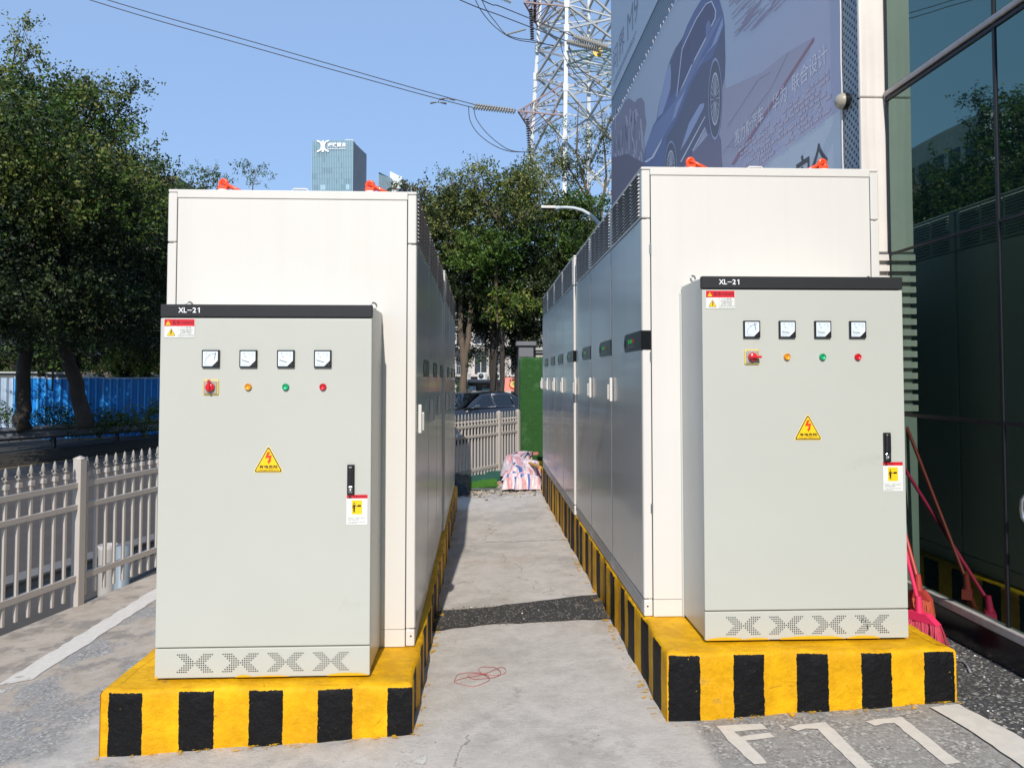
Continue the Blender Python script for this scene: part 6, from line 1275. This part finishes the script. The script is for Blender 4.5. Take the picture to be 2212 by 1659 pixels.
# ================================================================== BROOMS
def broom(label, ga, tip, head_dir, col, fcol, hw, hh, group='brooms beside the glass wall', seed=1, spread=.05):
    rn_ = random.Random(seed); g_ = Vector(ga); t = thing('broom', label, 'broom', g_, 0, group); HM = pm('broom ' + col[0], col[1], .4); FM = pm('bristles ' + fcol[0], fcol[1], .7, var=.3, vs=40)
    d = Vector(head_dir).normalized(); up = Vector((0, 0, 1)); n_ = d.cross(up)
    T = Vector(tip)-g_
    mb = MB()
    P0 = [up*hh-d*hw*.75, up*hh+d*hw*.75, up*(hh+.045)+d*hw*.35, up*(hh+.045)-d*hw*.35]; mb.prism([p-n_*.025 for p in P0], n_*.05, HM); mb.cyl(up*(hh+.03), up*(hh+.11)+T.normalized()*.02, .022, .015, HM, 10); mb.build('head', t)
    mb = MB()
    for i in range(420):
        u = rn_.uniform(-.75, .75); v = rn_.uniform(-.025, .025); b = d*u*hw*(1+spread*4)+n_*v*2.2+Vector((rn_.uniform(-1, 1), rn_.uniform(-1, 1), 0))*.012; a = d*u*hw+n_*v+up*hh; e = b+up*rn_.uniform(0, .02); w = d*.0030
        mb.add([a-w, a+w, e+w, e-w], [(0, 1, 2, 3)], FM)
    mb.build('bristles', t)
    mb = MB(); a = up*(hh+.08); mb.cyl(a, T, .0105, .0105, HM, 12); mb.build('handle', t)
    return t
bp = og(2012, 1378); b1_ = Vector((2.40, 4.02, gz(2.40, 4.02)))
broom('pink plastic broom with flared bristles nearest the camera, beside the right plinth', b1_, (2.60, 4.85, 1.40), (.5, -.86, 0), ('pink', (.78, .035, .12)), ('pink', (.82, .10, .17)), .14, .125, seed=2, spread=.06)
b2_ = Vector((2.46, 4.12, gz(2.46, 4.12)+.10))
broom('orange red fibre broom standing behind the pink one', b2_, (2.50, 4.62, 1.35), (.6, -.8, 0), ('dark red', (.42, .05, .04)), ('rust', (.62, .12, .06)), .085, .115, seed=3, spread=.02)

# ================================================================== PARKED CAR
def car(label, loc, rz):
    t = thing('parked_car', label, 'car', loc, rz); PT_ = pm('dark grey car paint', (.030, .033, .040), .28, metal=.5, coat=1); GL_ = pm('car window glass', (.006, .008, .010), .05, spec=.8); TY = pm('tyre rubber', (.015, .015, .015), .8); RM = pm('alloy rim', (.35, .36, .38), .3, metal=1); TR = pm('window trim', (.30, .30, .32), .3, metal=1)
    ST = [(-2.30, .45, .62, .66, .62), (-2.24, .28, .66, .76, .78), (-1.9, .22, .78, .88, .88), (-1.3, .20, .86, .95, .91), (-.8, .20, .90, 1.00, .92), (0, .20, .90, 1.00, .93), (.8, .20, .92, 1.02, .93), (1.5, .20, .95, 1.05, .92), (2.0, .24, .92, 1.06, .88), (2.22, .34, .86, 1.02, .80), (2.30, .5, .80, .90, .70)]
    mb = MB(); vs = []
    for x, zl_, zm, zt, hw in ST: 
        prof = [(hw*.82, zl_), (hw*.98, zl_+.12), (hw, (zl_+zm)/2), (hw*.97, zm), (hw*.88, zt), (hw*.5, zt+.025)]; vs += [(x, -a, z) for a, z in prof] + [(x, 0, zt+.035)] + [(x, a, z) for a, z in prof[::-1]]
    n = 13; fs = [(i*n+j, (i+1)*n+j, (i+1)*n+j+1, i*n+j+1) for i in range(len(ST)-1) for j in range(n-1)]+[tuple(range(n)), tuple(range((len(ST)-1)*n, len(ST)*n))[::-1]]+[((len(ST)-1)*n, len(ST)*n-1, n-1, 0)]
    mb.add(vs, fs, PT_, True)
    # greenhouse: roof and pillars
    RF = [(-.95, .98, .80), (-.55, 1.22, .70), (-.15, 1.40, .62), (.4, 1.465, .60), (1.0, 1.455, .60), (1.5, 1.37, .59), (1.95, 1.12, .66), (2.05, 1.05, .72)]
    vs = []; 
    for x, z, hw in RF: vs += [(x, -hw, z-.03), (x, -hw*.9, z), (x, 0, z+.02), (x, hw*.9, z), (x, hw, z-.03)]
    mb.add(vs, [(i*5+j, (i+1)*5+j, (i+1)*5+j+1, i*5+j+1) for i in range(2, 5) for j in range(4)], PT_, True)
    base = lambda x: (.90 if x < 1.6 else .86)
    for s_ in (-1, 1):
        # side wall of the cabin below the roof edge
        sv = [(x, s_*hw, z-.03) for x, z, hw in RF]; bv = [(x-.1*(x < -.6), s_*base(x)*.98, .97) for x, z, hw in RF]
        mb.add(sv+bv, [tuple(f)[::(1 if s_ > 0 else -1)] for f in [(i, i+1, 8+i+1, 8+i) for i in range(7)]], PT_, True)
    mb.build('body', t)
    mb = MB(); q = [(-1.02, -.80, .985), (-1.02, .80, .985), (-.17, .60, 1.41), (-.17, -.60, 1.41)]; mb.add([(a-.012, b, c+.012) for a, b, c in q], [(0, 3, 2, 1)], GL_); mb.add([(x-.03, y*.9, z+.03) for x, y, z in ((-.90, -.2, 1.04), (-.88, -.35, 1.05), (-.82, -.30, 1.08), (-.85, -.18, 1.07))], [(0, 1, 2, 3)], WTX); mb.build('windscreen', t)
    mb = MB(); mb.add([(1.53, -.55, 1.385), (1.53, .55, 1.385), (1.99, .62, 1.13), (1.99, -.62, 1.13)], [(0, 1, 2, 3)], GL_); mb.build('rear_window', t)
    for s_ in (-1, 1):
        def Wp(x, z): k = (z-.97)/(1.40-.97); return (x, s_*(.885+(.612-.885)*k+.012), z)
        for P in ([(-.72, 1.0), (.30, 1.0), (.26, 1.37), (-.08, 1.345)], [(.37, 1.0), (1.15, 1.0), (1.10, 1.365), (.33, 1.375)], [(1.22, 1.0), (1.66, 1.02), (1.50, 1.26), (1.17, 1.345)]):
            mb = MB(); pts = [Wp(*p) for p in P]; mb.poly(pts[::s_ if s_ < 0 else 1], GL_); mb.tube(pts, .010, TR, 5, True); mb.build('side_window', t)
        mb = MB(); mb.bbox(-.78, -.60, min(s_*.92, s_*1.10), max(s_*.92, s_*1.10), .98, 1.10, .035, RM, 2); mb.cyl((-.66, s_*.86, .98), (-.68, s_*.95, 1.03), .02, .02, TY, 8); mb.build('wing_mirror', t)
        for x in (-1.42, 1.36):
            mb = MB(); mb.lathe([(.20, -.10), (.31, -.10), (.335, -.06), (.335, .06), (.31, .10), (.21, .10)], (x, s_*.82, .335), (0, s_, 0), TY, 24); wl = mb.build('wheel', t); mb = MB(); mb.lathe([(.21, .095), (.18, .07), (.05, .085), (0, .09)], (x, s_*.82, .335), (0, s_, 0), RM, 20); mb.build('rim', wl)
        mb = MB(); mb.bbox(-2.27, -2.05, min(s_*.45, s_*.78), max(s_*.45, s_*.78), .60, .72, .03, pm('headlamp glass', (.5, .52, .55), .1), 2); mb.build('headlight', t)
    return t
car('dark grey saloon car parked beyond the far iron fence', (-.40, 23.6, zr(.5, 23)+.02), R(45))
